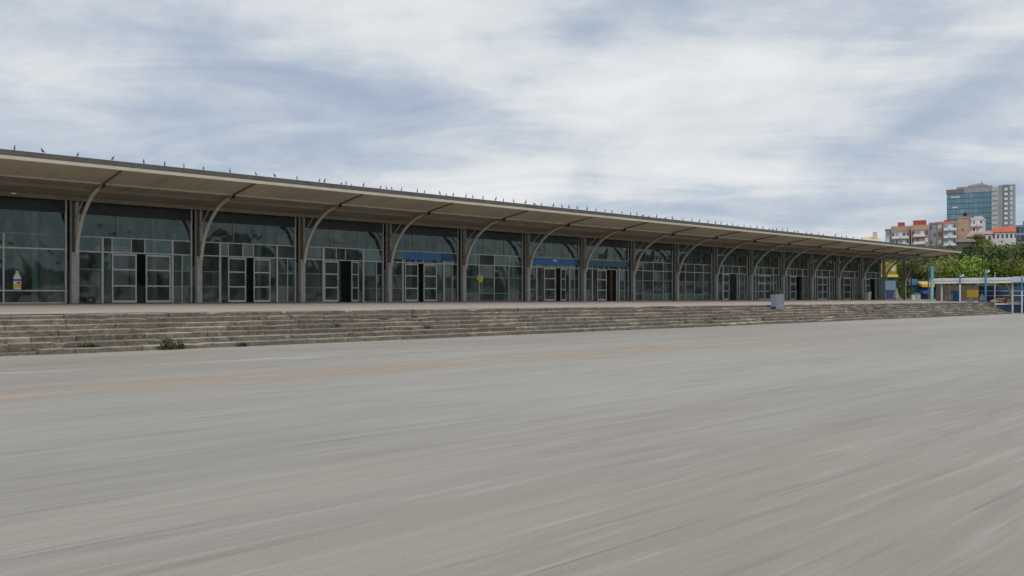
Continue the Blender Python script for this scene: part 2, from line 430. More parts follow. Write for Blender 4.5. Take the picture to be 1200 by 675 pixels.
# small weeds and moss in the joints
def leafblade(b,c,h,w,az,lean,tint):
    d=Vector((math.cos(az),math.sin(az),0)); s=Vector((-d.y,d.x,0))*w/2; c=Vector(c)
    m1=c+d*lean*.4+Vector((0,0,h*.65)); tip=c+d*lean+Vector((0,0,h))
    b.face([c-s*.5,c+s*.5,m1+s,m1-s],0,tint); b.face([m1-s,m1+s,tip],0,tint)
def tuft(b,c,n,h,spread):
    for i in range(n):
        a=random.uniform(0,6.28); r=spread*math.sqrt(random.random())
        leafblade(b,(c[0]+r*math.cos(a),c[1]+r*math.sin(a)*.45,c[2]),h*random.uniform(.4,1),random.uniform(.02,.05),random.uniform(0,6.28),h*random.uniform(.1,.7),random.random())
mb=MB()
for i in range(150):
    k=random.choice([0,0,0,1,1,2,3,4,5,6]); x=random.uniform(8,XEND)
    if k==0 and random.random()<.7: y=25.98; z=0
    else: y=26+k*tread+tread-.04; z=(k+1)*rise; 
    if k==6: continue
    tuft(mb,(x,y,z),random.randint(6,16),random.uniform(.05,.13),random.uniform(.08,.32))
for i in range(34):
    tuft(mb,(random.uniform(34,44),25.97,0),12,.09,.3)
tag(mb.build('weeds',M['weed']),'small green weeds and moss growing in the joints of the steps','weeds',kind='stuff')
def bushy(name,label,px,k,w,h,n):
    y=26+k*tread; z=k*rise; x=along(px,y)
    e=empty(name,(x,y-.03,z)); tag(e,label,'weed')
    b=MB(); st=MB()
    for i in range(n):
        a=random.uniform(0,6.28); r=w*math.sqrt(random.random()); hh=h*random.uniform(.2,1)*(1-.5*r/w)
        leafblade(b,(r*math.cos(a),r*math.sin(a)*.35,hh*.5),hh*.6,random.uniform(.04,.085),random.uniform(0,6.28),.12,random.random())
    for i in range(14):
        a=random.uniform(0,6.28); st.tube((0,0,0),(w*.8*math.cos(a),w*.3*math.sin(a),h*.7),.006,.003,5,0,.3)
    b.build('leaves',M['weed'],e); st.build('stem',M['weed'],e)
bushy('weed_bush','leafy green weed bush growing out of the lowest steps below the first doors',200,0,.42,.34,150)
bushy('weed_bush','low yellowish weed clump on the second step left of the green bush',104,1,.30,.10,70)
bushy('weed_bush','small weed tuft at the foot of the steps right of the green bush',284,0,.14,.18,45)

# ------------------------------------------------------------------ the hall
hall=empty('terminal_building',(XL,GY,BASE))
tag(hall,'long low glass-fronted hall with an upswept beige canopy above the stone steps','building')
def H(x,y,z): return (x-XL,y-GY,z-BASE)
def hb(mb,x0,x1,y0,y1,z0,z1,mi=0,t=.5): mb.box(x0-XL,x1-XL,y0-GY,y1-GY,z0-BASE,z1-BASE,mi,t)
def hp(mb,prof,x0,x1,mi=0): mb.prism([(y-GY,z-BASE) for y,z in prof],x0-XL,x1-XL,mi)
E=EYE
RX0,RX1=XL-1.5,110.9
LIP=(37.4,E+5.35); FOLD=(39.9,E+5.03); GT=(GY,E+4.64)
mb=MB(); hp(mb,[(LIP[0]+.05,LIP[1]+.14),(FOLD[0],FOLD[1]+.16),(GT[0],GT[1]+.12),(62,GT[1]+.12),(62,GT[1]+.42),(GT[0],GT[1]+.5),(FOLD[0],FOLD[1]+.45),(LIP[0]+.05,LIP[1]+.345)],RX0,RX1)
roof=mb.build('roof',M['roof'],hall)
mb=MB(); hp(mb,[(LIP[0]-.02,LIP[1]+.15),(LIP[0]+.045,LIP[1]+.15),(LIP[0]+.045,LIP[1]+.36),(LIP[0]-.02,LIP[1]+.36)],RX0-.03,RX1+.03)
mb.build('edge_strip',M['edge'],roof)
mb=MB(); hp(mb,[(LIP[0]-.06,LIP[1]-.01),(LIP[0]+.16,LIP[1]+.0),(LIP[0]+.16,LIP[1]+.13),(LIP[0]-.06,LIP[1]+.13)],RX0-.02,RX1+.02)
mb.build('lip_flange',M['flange'],roof)
mb=MB(); hp(mb,[(LIP[0]+.165,LIP[1]+.02),(FOLD[0]-.06,FOLD[1]+.02),(FOLD[0]-.06,FOLD[1]+.12),(LIP[0]+.165,LIP[1]+.125)],RX0,RX1)
mb.build('canopy_panel',M['canopy'],roof)
mb=MB(); hp(mb,[(FOLD[0]-.055,FOLD[1]-.05),(FOLD[0]+.05,FOLD[1]-.05),(FOLD[0]+.05,FOLD[1]+.13),(FOLD[0]-.055,FOLD[1]+.13)],RX0-.01,RX1+.01)
mb.build('fold_flange',M['flange'],roof)
mb=MB(); hp(mb,[(FOLD[0]+.055,FOLD[1]+.0),(GT[0]-.1,GT[1]+.04),(GT[0]-.1,GT[1]+.11),(FOLD[0]+.055,FOLD[1]+.11)],RX0,RX1)
mb.build('soffit',M['soffit'],roof)
for y,d in ((41.2,.14),(43.3,.2)):
    t=(y-FOLD[0])/(GT[0]-FOLD[0]); z=FOLD[1]+(GT[1]-FOLD[1])*t+.02
    mb=MB(); hb(mb,RX0,RX1-.02,y-.05,y+.05,z-d,z); mb.build('purlin',M['purlin'],roof)
mb=MB(); hb(mb,XL,XR-BAY,57.9,58.2,BASE+.002,GT[1]+.1); mb.build('back_wall',M['inner'],hall)
for x in (XL,XR-BAY):
    mb=MB(); hb(mb,x-.1,x+.1,GY+.25,57.85,BASE+.002,GT[1]+.1); mb.build('end_wall',M['inner'],hall)

def cat(pts,n=5):
    out=[]
    P=[pts[0]]+pts+[pts[-1]]
    for i in range(1,len(P)-2):
        for j in range(n):
            t=j/n; a,b,c,d=P[i-1],P[i],P[i+1],P[i+2]
            out.append(tuple(.5*((2*b[k])+(-a[k]+c[k])*t+(2*a[k]-5*b[k]+4*c[k]-d[k])*t*t+(-a[k]+3*b[k]-3*c[k]+d[k])*t**3) for k in (0,1)))
    out.append(pts[-1]); return out
def sweep(mb,pts,x0,x1,off0,off1,mi=0):    # strip following a curve in the YZ plane, offset along its normal
    nn=[]
    for i,p in enumerate(pts):
        a=pts[max(0,i-1)]; b=pts[min(len(pts)-1,i+1)]
        d=Vector((b[0]-a[0],b[1]-a[1])).normalized(); nn.append(Vector((-d.y,d.x)))
    for i in range(len(pts)-1):
        q=[]
        A0=(pts[i][0]+nn[i].x*off0,pts[i][1]+nn[i].y*off0); A1=(pts[i][0]+nn[i].x*off1,pts[i][1]+nn[i].y*off1)
        B0=(pts[i+1][0]+nn[i+1].x*off0,pts[i+1][1]+nn[i+1].y*off0); B1=(pts[i+1][0]+nn[i+1].x*off1,pts[i+1][1]+nn[i+1].y*off1)
        mb.hexa([(x0,*A0),(x1,*A0),(x1,*A1),(x0,*A1),(x0,*B0),(x1,*B0),(x1,*B1),(x0,*B1)],mi)

def make_column():
    c=empty('column',(0,0,0)); c.parent=hall
    m=MB(); m.box(-.14,.15,-.44,-.14,0.002,2.45); m.build('pier',M['pier'],c,bevel=.012)
    m=MB(); m.box(.03,.12,-.42,-.3,2.452,4.82); m.box(-.13,-.06,-.22,-.12,2.452,4.93); m.build('post',[M['steel']],c)
    m=MB(); m.box(-.055,.025,-.28,-.22,2.455,4.83); m.build('web_plate',M['steel_dark'],c)
    m=MB(); m.box(-.02,.02,-.13,.05,.8,.9); m.build('tie',M['steel'],c)
    arcp=cat([(-.44,2.25),(-.62,2.95),(-1.0,3.65),(-1.55,4.23),(-2.35,4.78),(-3.2,5.12),(-4.05,5.26)],5)
    m=MB(); sweep(m,arcp,.0,.15,0,.055); m.build('bracket',M['arc'],c)
    m=MB(); sweep(m,arcp,.065,.09,-.13,-.002); m.build('bracket_web',M['steel'],c)
    m=MB(); n=8; a=arcp[:n]
    for i in range(n-1): m.hexa([(.055,a[i][0]+.2,a[i][1]),(.095,a[i][0]+.2,a[i][1]),(.095,-.405,a[i][1]),(.055,-.405,a[i][1]),(.055,a[i+1][0]+.2,a[i+1][1]),(.095,a[i+1][0]+.2,a[i+1][1]),(.095,-.405,a[i+1][1]),(.055,-.405,a[i+1][1])])
    m.build('gusset',M['steel'],c)
    m=MB(); m.tube((.02,-.38,3.9),(.02,-1.5,4.75),.035,.035,6); m.build('strut',M['steel'],c)
    m=MB(); k=E-BASE
    m.hexa([(.045,FOLD[0]-GY-.25,FOLD[1]-BASE-.16),(.105,FOLD[0]-GY-.25,FOLD[1]-BASE-.16),(.105,FOLD[0]-GY+.35,FOLD[1]-BASE-.2),(.045,FOLD[0]-GY+.35,FOLD[1]-BASE-.2),
            (.045,FOLD[0]-GY-.25,FOLD[1]-BASE-.052),(.105,FOLD[0]-GY-.25,FOLD[1]-BASE-.052),(.105,FOLD[0]-GY+.35,FOLD[1]-BASE-.03),(.045,FOLD[0]-GY+.35,FOLD[1]-BASE-.03)])
    m.build('bearing_shoe',M['black'],c)
    m=MB(); a=(LIP[0]-GY+.17,LIP[1]-BASE); b=(FOLD[0]-GY-.06,FOLD[1]-BASE)
    m.hexa([(.04,a[0],a[1]-.03),(.11,a[0],a[1]-.03),(.11,b[0],b[1]-.06),(.04,b[0],b[1]-.06),(.04,a[0],a[1]+.016),(.11,a[0],a[1]+.016),(.11,b[0],b[1]+.016),(.04,b[0],b[1]+.016)])
    m.build('rib',M['steel_dark'],c)
    return c
col0=make_column()
for i in range(-2,17):
    c=col0 if i==-2 else copy_tree(col0,hall)
    c.location=(S0+i*BAY-XL,0,0)

# glazing of one bay: cells between uprights and rails, each pane a hair out of plane
TOP=4.93
def rails(m,u0,u1,z,w=.05,d=.1,mi=0): m.box(u0,u1,-d/2,d/2,z-w/2,z+w/2,mi)
def upr(m,u,z0,z1,w=.06,d=.1,mi=0): m.box(u-w/2,u+w/2,-d/2-.003,d/2+.003,z0,z1,mi)
def pane(m,u0,u1,z0,z1,mi=0):
    t=random.uniform(-.016,.016); s=random.uniform(-.010,.010); y=random.uniform(-.004,.004)
    m.face([(u0,y-t,z0),(u1,y+t,z0),(u1,y+t+s,z1),(u0,y-t+s,z1)],mi,random.random())
def make_leaf(w,h,parent,loc,ang,handle_right=True):
    e=empty('door',loc,ang); e.parent=parent
    m=MB(); m.box(0,.06,-.025,.025,.02,h); m.box(w-.06,w,-.025,.025,.02,h)
    m.box(.062,w-.062,-.024,.024,.02,.13); m.box(.062,w-.062,-.024,.024,h-.085,h); 
    m.box(.062,w-.062,-.022,.022,.82,.885); m.box(.062,w-.062,-.022,.022,1.62,1.685)
    m.build('door_frame',M['door_alu'],e)
    m=MB()
    for a,b in ((.13,.82),(.885,1.62),(1.685,h-.085)): m.face([(.062,0,a),(w-.062,0,a),(w-.062,0,b),(.062,0,b)],0,random.random())
    m.build('pane',M['door_glass'],e)
    x=w-.045 if handle_right else .045
    m=MB(); m.tube((x,-.07,.95),(x,-.07,1.25),.014,.014,6); m.box(x-.01,x+.01,-.07,-.026,.97,.99); m.box(x-.01,x+.01,-.07,-.026,1.21,1.23)
    m.build('handle',M['alu'],e)
def bay(i,kind):
    x0=S0+i*BAY-XL
    w=empty('window',(x0,0,.003)); w.parent=hall
    B=BAY; g=MB(); f=MB(); th=MB(); dj=MB()
    a,z=.27,B-.27
    upr(f,a,0,TOP,.09); upr(f,z,0,TOP,.09)
    top=[a,2.05,4.0,z] if kind!='wide' else [a,3.18,z]
    for u in top[1:-1]: upr(th,u,3.25,TOP,.03,.06)
    for p,q in zip(top,top[1:]): pane(g,p+.02,q-.02,3.22,TOP)
    hd=MB(); hd.box(a+.05,z-.05,-.09,-.06,4.30,TOP+.02); hd.build('soffit_reflection',M['soffit_reflection'],w)  # dark strip painting the soffit's reflection onto the top of the glazing
    if kind=='wide':
        for zz,ww in ((.03,.06),(.6,.06),(2.56,.075)): rails(f,a+.045,z-.045,zz,ww)
        rails(th,a+.045,z-.045,3.24,.05)
        upr(f,3.18,.06,3.2,.07,.09)
        for p,q in ((a,3.18),(3.18,z)):
            for lo,hi in ((.06,.57),(.63,2.52),(2.6,3.22)): pane(g,p+.03,q-.03,lo,hi, 1 if lo==.06 else 0)
    elif kind=='fixed':
        us=[a,1.62,3.05,4.45,z]
        for zz in (.03,.56,1.66,2.5,3.22): rails(f if zz>2.4 else th,a+.045,z-.045,zz,.05)
        for u in us[1:-1]: upr(f,u,.05,3.2,.055,.09)
        for p,q in zip(us,us[1:]):
            for lo,hi in ((.05,.54),(.58,1.64),(1.68,2.48),(2.52,3.2)): pane(g,p+.02,q-.02,lo,hi,1 if lo in(.05,2.52) else 0)
    else:
        dr=kind            # (left upright, leaf1 u0,u1, leaf2 u0,u1, right upright, angles)
        L,p0,p1,q0,q1,Rr,a1,a2=dr
        rails(f,a+.045,z-.045,3.22,.05); rails(f,a+.045,z-.045,2.5,.06)
        for u in (L,Rr): upr(dj,u,0,3.19,.095)
        for u in (p0,(p0+p1)/2+.35,q0+.02): upr(f,u,2.53,3.19,.05,.09)
        upr(f,5.3,0,2.47,.04,.08)
        cells=[a,L,p0,(p0+p1)/2+.35,q0,Rr,z]
        for p,q in zip(cells,cells[1:]): pane(g,p+.02,q-.02,2.53,3.19,1)
        for zz in (.03,.84,1.65): rails(th,a+.045,L-.045,zz,.035,.07); rails(th,Rr+.045,z-.045,zz,.035,.07)
        for p,q in ((a,L),(Rr,5.3),(5.3,z)):
            for lo,hi in ((.05,.82),(.86,1.63),(1.67,2.47)): pane(g,p+.02,q-.02,lo,hi)
        pane(g,L+.04,p0,.02,2.46)
        if Rr-q1>.2: pane(g,q1+.02,Rr-.04,.02,2.46)
        make_leaf(p1-p0,2.43,hall,(x0+p0,-.03,.01),-a1,True)
        e_loc=(x0+q1,-.03,.01)
        # second leaf hinged on its right side
        ee=empty('door',e_loc,a2); ee.parent=hall
        wd=q1-q0; h=2.43
        m=MB(); m.box(-.06,0,-.025,.025,.02,h); m.box(-wd,-wd+.06,-.025,.025,.02,h); m.box(-wd+.062,-.062,-.024,.024,.02,.13); m.box(-wd+.062,-.062,-.024,.024,h-.085,h)
        m.box(-wd+.062,-.062,-.022,.022,.82,.885); m.box(-wd+.062,-.062,-.022,.022,1.62,1.685); m.build('door_frame',M['door_alu'],ee)
        m=MB()
        for lo,hi in ((.13,.82),(.885,1.62),(1.685,h-.085)): m.face([(-wd+.062,0,lo),(-.062,0,lo),(-.062,0,hi),(-wd+.062,0,hi)],0,random.random())
        m.build('pane',M['door_glass'],ee)
        m=MB(); xx=-wd+.045; m.tube((xx,-.07,.95),(xx,-.07,1.25),.014,.014,6); m.box(xx-.01,xx+.01,-.07,-.026,.97,.99); m.box(xx-.01,xx+.01,-.07,-.026,1.21,1.23); m.build('handle',M['alu'],ee)
    f.build('frame',M['alu'],w)
    if dj.f: dj.build('door_jamb',M['door_alu'],w)
    th.build('thin_rail',M['alu_dim'],w); g.build('pane',[M['glass'],M['glass_band']],w)
D1=(1.38,1.82,2.95,3.38,4.70,4.80,.16,.12)
D2=(1.30,1.75,2.74,3.20,4.22,4.65,.10,.05)
D3=(1.55,1.62,2.55,3.05,4.00,4.35,.05,.55)
D4=(1.25,1.42,2.42,2.85,3.98,4.60,.06,.06)
D5=(1.20,1.95,2.85,3.35,4.30,4.75,.5,.35)
D7=(1.30,1.75,2.9,2.96,4.1,4.6,.03,.02)
D6=(1.30,1.9,2.75,3.3,4.4,4.6,.3,.6)
kinds={-2:'wide',-1:'wide',0:D1,1:D2,2:D3,3:D4,4:'fixed',5:D5,6:D6,7:'fixed',8:'fixed',9:D3,10:D7,11:D6,12:D7,13:D5,14:D3}
for i in range(-2,15): bay(i,kinds[i])
# blue signboards hung over doors, just outside the glass
def band(i,u0,u1,mat,nm='sign_band',y=-.13):
    x0=S0+i*BAY-XL; m=MB(); m.box(x0+u0,x0+u1,y-.03,y+.03,2.70,3.17); return m.build(nm,mat,hall)
band(3,1.25,4.25,M['blue']); band(3,4.27,5.35,M['blue_dark']); b5=band(5,.55,5.2,M['blue']); band(5,5.22,5.8,M['blue_dark']); band(6,.45,5.7,plain('teal_signboard',(.05,.12,.15),.4,.12,1.2))
band(3,.3,1.23,plain('pale_signboard',(.13,.20,.23),.4,.12,1.2))
m=MB(); xx=S0+5*BAY-XL+3.0; m.lathe([(.0,0),(.16,0),(.16,.012)],16); 
o=m.build('emblem',M['white'],b5,(xx,-.162,3.02)); o.rotation_euler=(R(90),0,0); o.scale=(1.4,.6,1)
m=MB(); m.lathe([(.0,0),(.08,0),(.08,.012)],12); o=m.build('emblem_centre',M['red'],b5,(xx,-.176,3.02)); o.rotation_euler=(R(90),0,0)
# inside of the hall
for i,u0 in ((5,2.9),(5,4.0),(6,3.2),(6,4.6)):
    m=MB(); x=S0+i*BAY-XL+u0; m.box(x,x+.3,.9,1.0,.004,2.5); m.build('brown_post',plain('brown_door_edge',(.38,.20,.14),.6,.15,2),hall)
for i in range(-1,15):
    x=S0+i*BAY+random.uniform(-.3,.3)-XL
    for yy in (5.5,):
        m=MB(); m.box(x-.14,x+.14,yy-.14,yy+.14,.004,4.8); m.build('interior_column',M['inner_pale'],hall)
    for _ in range(3):
        m=MB(); u=random.uniform(.3,4.2); wd=random.uniform(.3,2.0); hh=random.choice([1.1,2.2,2.6,3.1,4.2]); yy=random.uniform(4.2,8)
        m.box(x+u,x+u+wd,yy,yy+.12,.004,hh); m.build('partition',random.choice([M['inner_pale'],M['inner']]),hall)
    if random.random()<.7:
        m=MB(); u=random.uniform(.3,4); yy=random.uniform(1.2,4); m.box(x+u,x+u+1.3,yy,yy+.5,.004,.9); m.box(x+u-.05,x+u+1.35,yy-.05,yy+.55,.905,.95); m.build('counter',M['inner'],hall)
m=MB(); 
for i in range(-2,15): 
    x=S0+i*BAY-XL+3; m.box(x-.08,x+.08,.6,13.8,4.45,4.75)
m.build('ceiling_beam',M['steel_dark'],hall)
m=MB(); m.lathe([(.10,0),(.13,.05),(.02,.06)],14); m.build('soffit_lamp',M['white'],hall,(along(16,43)-XL,43-GY,GT[1]-BASE+.02-.06))

# ------------------------------------------------------------------ things at the hall front
x=along(20,GY-.1)
e=empty('bottle_sign',(x,GY-.12,BASE+.64)); e.scale=(.95,.3,1); tag(e,'bottle-shaped sign, white with yellow cap and coloured label, on the leftmost window','sign')
m=MB(); m.lathe([(.15,.0),(.17,.03),(.17,.52),(.15,.64),(.08,.71),(.075,.75)],16); m.build('bottle_body',M['white'],e,smooth=True)
m=MB(); m.lathe([(.173,.06),(.175,.07),(.175,.24),(.173,.25)],16,mi=0); m.build('lower_label',M['yellow'],e)
m=MB(); m.lathe([(.173,.40),(.175,.41),(.175,.48),(.173,.49)],16); m.build('upper_label',M['blue'],e)
m=MB(); m.ball((.04,-.16,.32),(.08,.03,.06)); m.build('red_patch',M['red'],e)
m=MB(); m.lathe([(.085,.752),(.085,.82),(.05,.88)],14); m.build('cap',M['yellow'],e)

x=along(562.5,GY-.08); e=empty('notice_sign',(x,GY-.075,BASE+1.35)); tag(e,'yellow notice board fixed to the glass of the bay without doors','sign')
m=MB(); m.box(-.27,.27,-.008,.008,.14,.42); m.box(-.13,.23,-.0078,.0078,-.02,.138); m.build('board',M['yellow'],e)
m=MB()
for k,(a,b) in enumerate(((-.18,.15),(-.2,.02),(-.05,.17))): m.box(a,b,-.012,-.009,.34-.09*k,.365-.09*k)
m.build('text_line',M['brown'],e)

x=along(106,GY-.7); e=empty('black_case',(x,GY-.65,BASE)); tag(e,'black case standing on the terrace beside the first column','case')
m=MB(); m.hexa([(-.22,-.14,.0),(.22,-.14,.0),(.22,.14,.0),(-.22,.14,.0),(-.2,-.12,.3),(.2,-.12,.3),(.2,.12,.3),(-.2,.12,.3)]); m.build('case_body',M['black'],e,bevel=.02)
m=MB(); m.box(-.09,-.07,-.012,.012,.302,.35); m.box(.07,.09,-.012,.012,.302,.35); m.box(-.09,.09,-.012,.012,.351,.37); m.build('handle',M['black'],e)
m=MB(); m.box(-.08,.02,-.142,-.132,.12,.2); m.build('badge',M['alu_dim'],e)

# grey cabinet standing on the steps
k=4; y=26+k*tread+.24; z=(k+1)*rise; x=along(911,y)
e=empty('metal_cabinet',(x,y,z-.0)); tag(e,'blue-grey metal cabinet with a dark raised lid standing on the steps','cabinet')
m=MB(); m.box(-.47,.47,-.2,.2,.012,1.0); m.build('cabinet_body',M['cab'],e,bevel=.012)
m=MB(); m.box(-.43,.43,-.212,-.201,.08,.95); m.build('door',M['cab'],e)
m=MB(); m.box(-.5,-.475,-.15,.15,.1,.2); m.box(.475,.52,-.17,.17,.15,.34); m.box(.475,.50,-.17,.17,.6,.8); m.build('side_bracket',M['black'],e)
m=MB(); m.box(-.54,.24,-.1,.28,1.06,1.24); m.build('lid',M['black'],e,bevel=.02)
m=MB(); m.box(-.4,-.36,.02,.06,1.0,1.058); m.box(.1,.14,.02,.06,1.0,1.058); m.build('lid_post',M['black'],e)
m=MB(); m.box(.30,.40,-.05,.05,1.002,1.09); m.build('vent_box',M['alu_dim'],e)
m=MB(); m.box(.36,.375,-.222,-.213,.45,.58); m.build('handle',M['black'],e)
for sx in (-.44,.38):
    m=MB(); m.box(sx,sx+.06,-.18,.18,0,.011); m.build('foot',M['black'],e)

# ------------------------------------------------------------------ pigeons along the roof edge
M['feather']=plain('dark_feathers',(.055,.058,.065),.6,.25,20)
M['feather2']=plain('grey_feathers',(.14,.145,.155),.6,.25,20)
M['birdleg']=plain('pink_legs',(.30,.12,.09),.6,.1,8)
def bird_mesh(tilt,head,mat,squat=0):
    m=MB(); rot=Matrix.Rotation(R(tilt),3,'Y')
    h=.13-squat
    m.ball((0,0,h),(.105,.05,.055),10,7,0,rot)
    f=rot@Vector((-.085,0,.015))                # chest end
    m.tube((f.x*.75,0,h+f.z*.8),(f.x*1.0,0,h+f.z+head),.035,.022,8)
    hc=Vector((f.x*1.06,0,h+f.z+head+.012)); m.ball(hc,(.027,.023,.024),8,6)
    m.tube(hc+Vector((-.022,0,0)),hc+Vector((-.05,0,-.006)),.008,.002,5,1)
    t=rot@Vector((.085,0,0)); t2=rot@Vector((.19,0,-.005))
    m.hexa([(t.x,-.025,h+t.z-.012),(t2.x,-.03,h+t2.z-.005),(t2.x,.03,h+t2.z-.005),(t.x,.025,h+t.z-.012),(t.x,-.025,h+t.z+.015),(t2.x,-.03,h+t2.z+.003),(t2.x,.03,h+t2.z+.003),(t.x,.025,h+t.z+.015)])
    for s in (-1,1):
        m.tube((.0,.022*s,h-.035),(-.004,.022*s,.004),.006,.005,5,1)
        m.box(-.035,.012,.022*s-.008,.022*s+.008,0,.006,1)
    return m.build('pigeon',[mat,M['birdleg']],smooth=True)
protos=[bird_mesh(38,.06,M['feather']),bird_mesh(55,.07,M['feather']),bird_mesh(20,.04,M['feather'],.05),bird_mesh(60,.08,M['feather2'])]
BX=[17,50,91,132,168.5,193,215.5,238.5,269.5,300,322,348,374.5,380.5,400,405.5,412,426,446,453,459,470.5,489,497.5,515.5,523,531,546,554,566,581,590,602,616,626.5,634.5,648.5,
 658.5,667,676.5,688,698.5,709,717,729,739,746.5,753.5,760.5,769.5,780,788,800.5,811,819.5,829.5,838.5,845,852,858.5,865,872,879.5,887,894,901.5,906,910,917,923,931,935,945,951,959,965,979,986.5,992,1000,1010]
SM={400,412,523,626.5,753.5,760.5,780,852,865,901.5,906,931,951,965}
ORD=['first','second','third','fourth','fifth','sixth','seventh','eighth','ninth','tenth','eleventh','twelfth','thirteenth','fourteenth','fifteenth','sixteenth','seventeenth']
LY=LIP[0]+.02; used=set(); byp={}
for px in BX:
    s=along(px,LY); byp.setdefault(int(math.floor((s-S0-.08)/BAY))+1,[]).append(px)
HOW=['hunched','upright','low crouching','slender upright grey']
for p,lst in byp.items():
    for j,px in enumerate(lst):
        if px in SM: q=2
        elif px>500: q=random.choice([1,3,3,1,0])
        else: q=random.choice([0,0,1,3])
        if px in(374.5,380.5,979): q=0
        o=protos[q] if q not in used else protos[q].copy()
        if q in used: COL.objects.link(o)
        used.add(q)
        o.location=(along(px,LY),LY,LIP[1]+.362); o.rotation_euler.z=random.uniform(0,6.28)
        sc=random.uniform(.56,.70)*(1.15 if px>500 else 1); sc*=1.25 if px in(380.5,979) else 1; o.scale=(sc,sc,sc*(1.0 if q==2 else 1.08))
        tag(o,f'{HOW[q]} pigeon on roof edge, {ORD[j]} from left within {ORD[p]} canopy panel',"pigeon",'pigeons perched along the roof edge')

# ------------------------------------------------------------------ right side: canopy walk, posts, stalls
def TZ(y):  # terrace level
    return EDGE_Z+.006+(BASE-EDGE_Z)*(y-EDGE_Y-.45)/(GY-.2-EDGE_Y-.45) if y>EDGE_Y else 0
PX=94.5
pg=empty('canopy_walk',(PX,30,0)); tag(pg,'long flat white-edged shelter roof on thin posts right of the steps','shelter')
m=MB(); m.box(.06,4.4,-13.9,4.9,3.06,3.44); m.build('roof',M['greytarp'],pg)
m=MB(); m.box(0,.055,-13.95,5,3.0,3.28); m.build('lower_fascia',M['white'],pg)
m=MB(); m.box(-.05,.0,-13.95,5,3.285,3.56); m.build('upper_fascia',plain('pale_blue_fascia',(.68,.71,.74),.6,.1,1),pg)
m=MB(); m.box(-.12,-.055,-8.5,-2.9,3.1,3.62); m.build('blue_fascia_panel',M['post_pale'],pg)
for y in (33.9,27.2,22.8,18.5):
    m=MB(); y_=y-30; m.box(.3,.42,y_-.06,y_+.06,TZ(y),3.06); m.build('post',M['post_pale'],pg)
for y in (34.5,30.0,25.2,20.5):
    m=MB(); y_=y-30; m.box(4.1,4.22,y_-.06,y_+.06,TZ(y) ,3.06); m.build('post',M['post_pale'],pg)

def pole(px,D,topy,r,lab,mats,lamp=True):
    s=94.0; 
    # solve D so that column px is met at X = s
    D=(1650-px)*s/(2102.5-1.05*(1650-px)); dep=FW.x*s+FW.y*D; top=HZ(topy,dep); z0=TZ(D)
    e=empty('banner_pole',(s,D,z0)); tag(e,lab,'pole')
    m=MB(); hmid=(top-z0)*.62
    m.tube((0,0,0),(0,0,hmid),r,r,10); m.build('lower_shaft',mats[0],e)
    m=MB(); m.tube((0,0,hmid+.002),(0,0,top-z0),r*1.05,r*.95,10); m.build('upper_shaft',mats[1],e)
    m=MB(); m.tube((0,0,0),(0,0,.06),r*2.2,r*2.0,10); m.build('base_plate',mats[1],e)
    if lamp:
        m=MB(); m.box(-.12,.12,-.3,-.02,top-z0-.28,top-z0-.2); m.box(-.03,.03,-.04,0,top-z0-.25,top-z0+.06); m.box(-.09,.09,-.34,-.2,top-z0-.2,top-z0-.06); m.build('lamp_head',M['white'],e)
    return e
pole(1092,0,312,.16,'thick teal pillar left of the white shelter',(plain('pale_teal_paint',(.26,.45,.47),.5,.25,3),M['teal']),False)
pole(1125,0,321,.08,'pale lower and blue upper pole with lamp, nearest right of the teal pillar',(M['post_pale'],M['post_blue']))
pole(1155,0,316,.09,'tallest blue pole with white lamp head in front of the shelter',(M['post_blue'],M['post_blue']))
pole(1197.5,0,325,.07,'white pole standing down on the plaza at the right edge',(M['post_pale'],M['post_blue']),False)
e=pole(1166,0,319,.03,'thin pale mast just right of the tallest blue pole',(M['post_pale'],M['post_pale']),False)

# stalls and boards under the shelter
def place(px,depth,name,lab,cat,z=None,rz=None,group=None):
    p=W(px,depth); zz=TZ(p.y) if z is None else z
    e=empty(name,(p.x,p.y,zz), (TH-math.pi/2) if rz is None else rz); tag(e,lab,cat,group); return e
e=place(1130,97,'dark_screen','dark brown board screen under the shelter roof','screen')
m=MB(); m.box(-3.2,3.3,0,.1,0.02,1.75); m.build('board',M['brown'],e)
m=MB(); [m.box(x,x+.08,-.03,-.002,0,1.8) for x in (-3.2,-1,1.2,3.2)]; m.build('batten',M['steel_dark'],e)
e=place(1140.5,94,'yellow_board','wide yellow board hanging under the shelter roof','board')
m=MB(); m.box(-.72,.72,-.03,.03,.42,1.25); m.build('panel',plain('mustard_board',(.36,.25,.015),.6,.1,2),e); m=MB(); m.box(-.6,-.54,0,.04,0,.42); m.box(.54,.6,0,.04,0,.42); m.build('leg',M['steel_dark'],e)
e=place(1118.5,93,'blue_cabinet','blue upright cabinet behind the folded grey parasol','cabinet')
m=MB(); m.box(-.3,.4,-.2,.2,0,1.15); m.build('cabinet_body',M['post_blue'],e,bevel=.02); m=MB(); m.box(-.38,-.3,-.22,.1,0,.9); m.build('side_panel',M['post_pale'],e); m=MB(); m.box(-.25,.35,-.21,-.201,.08,1.08); m.build('door',M['post_blue'],e)
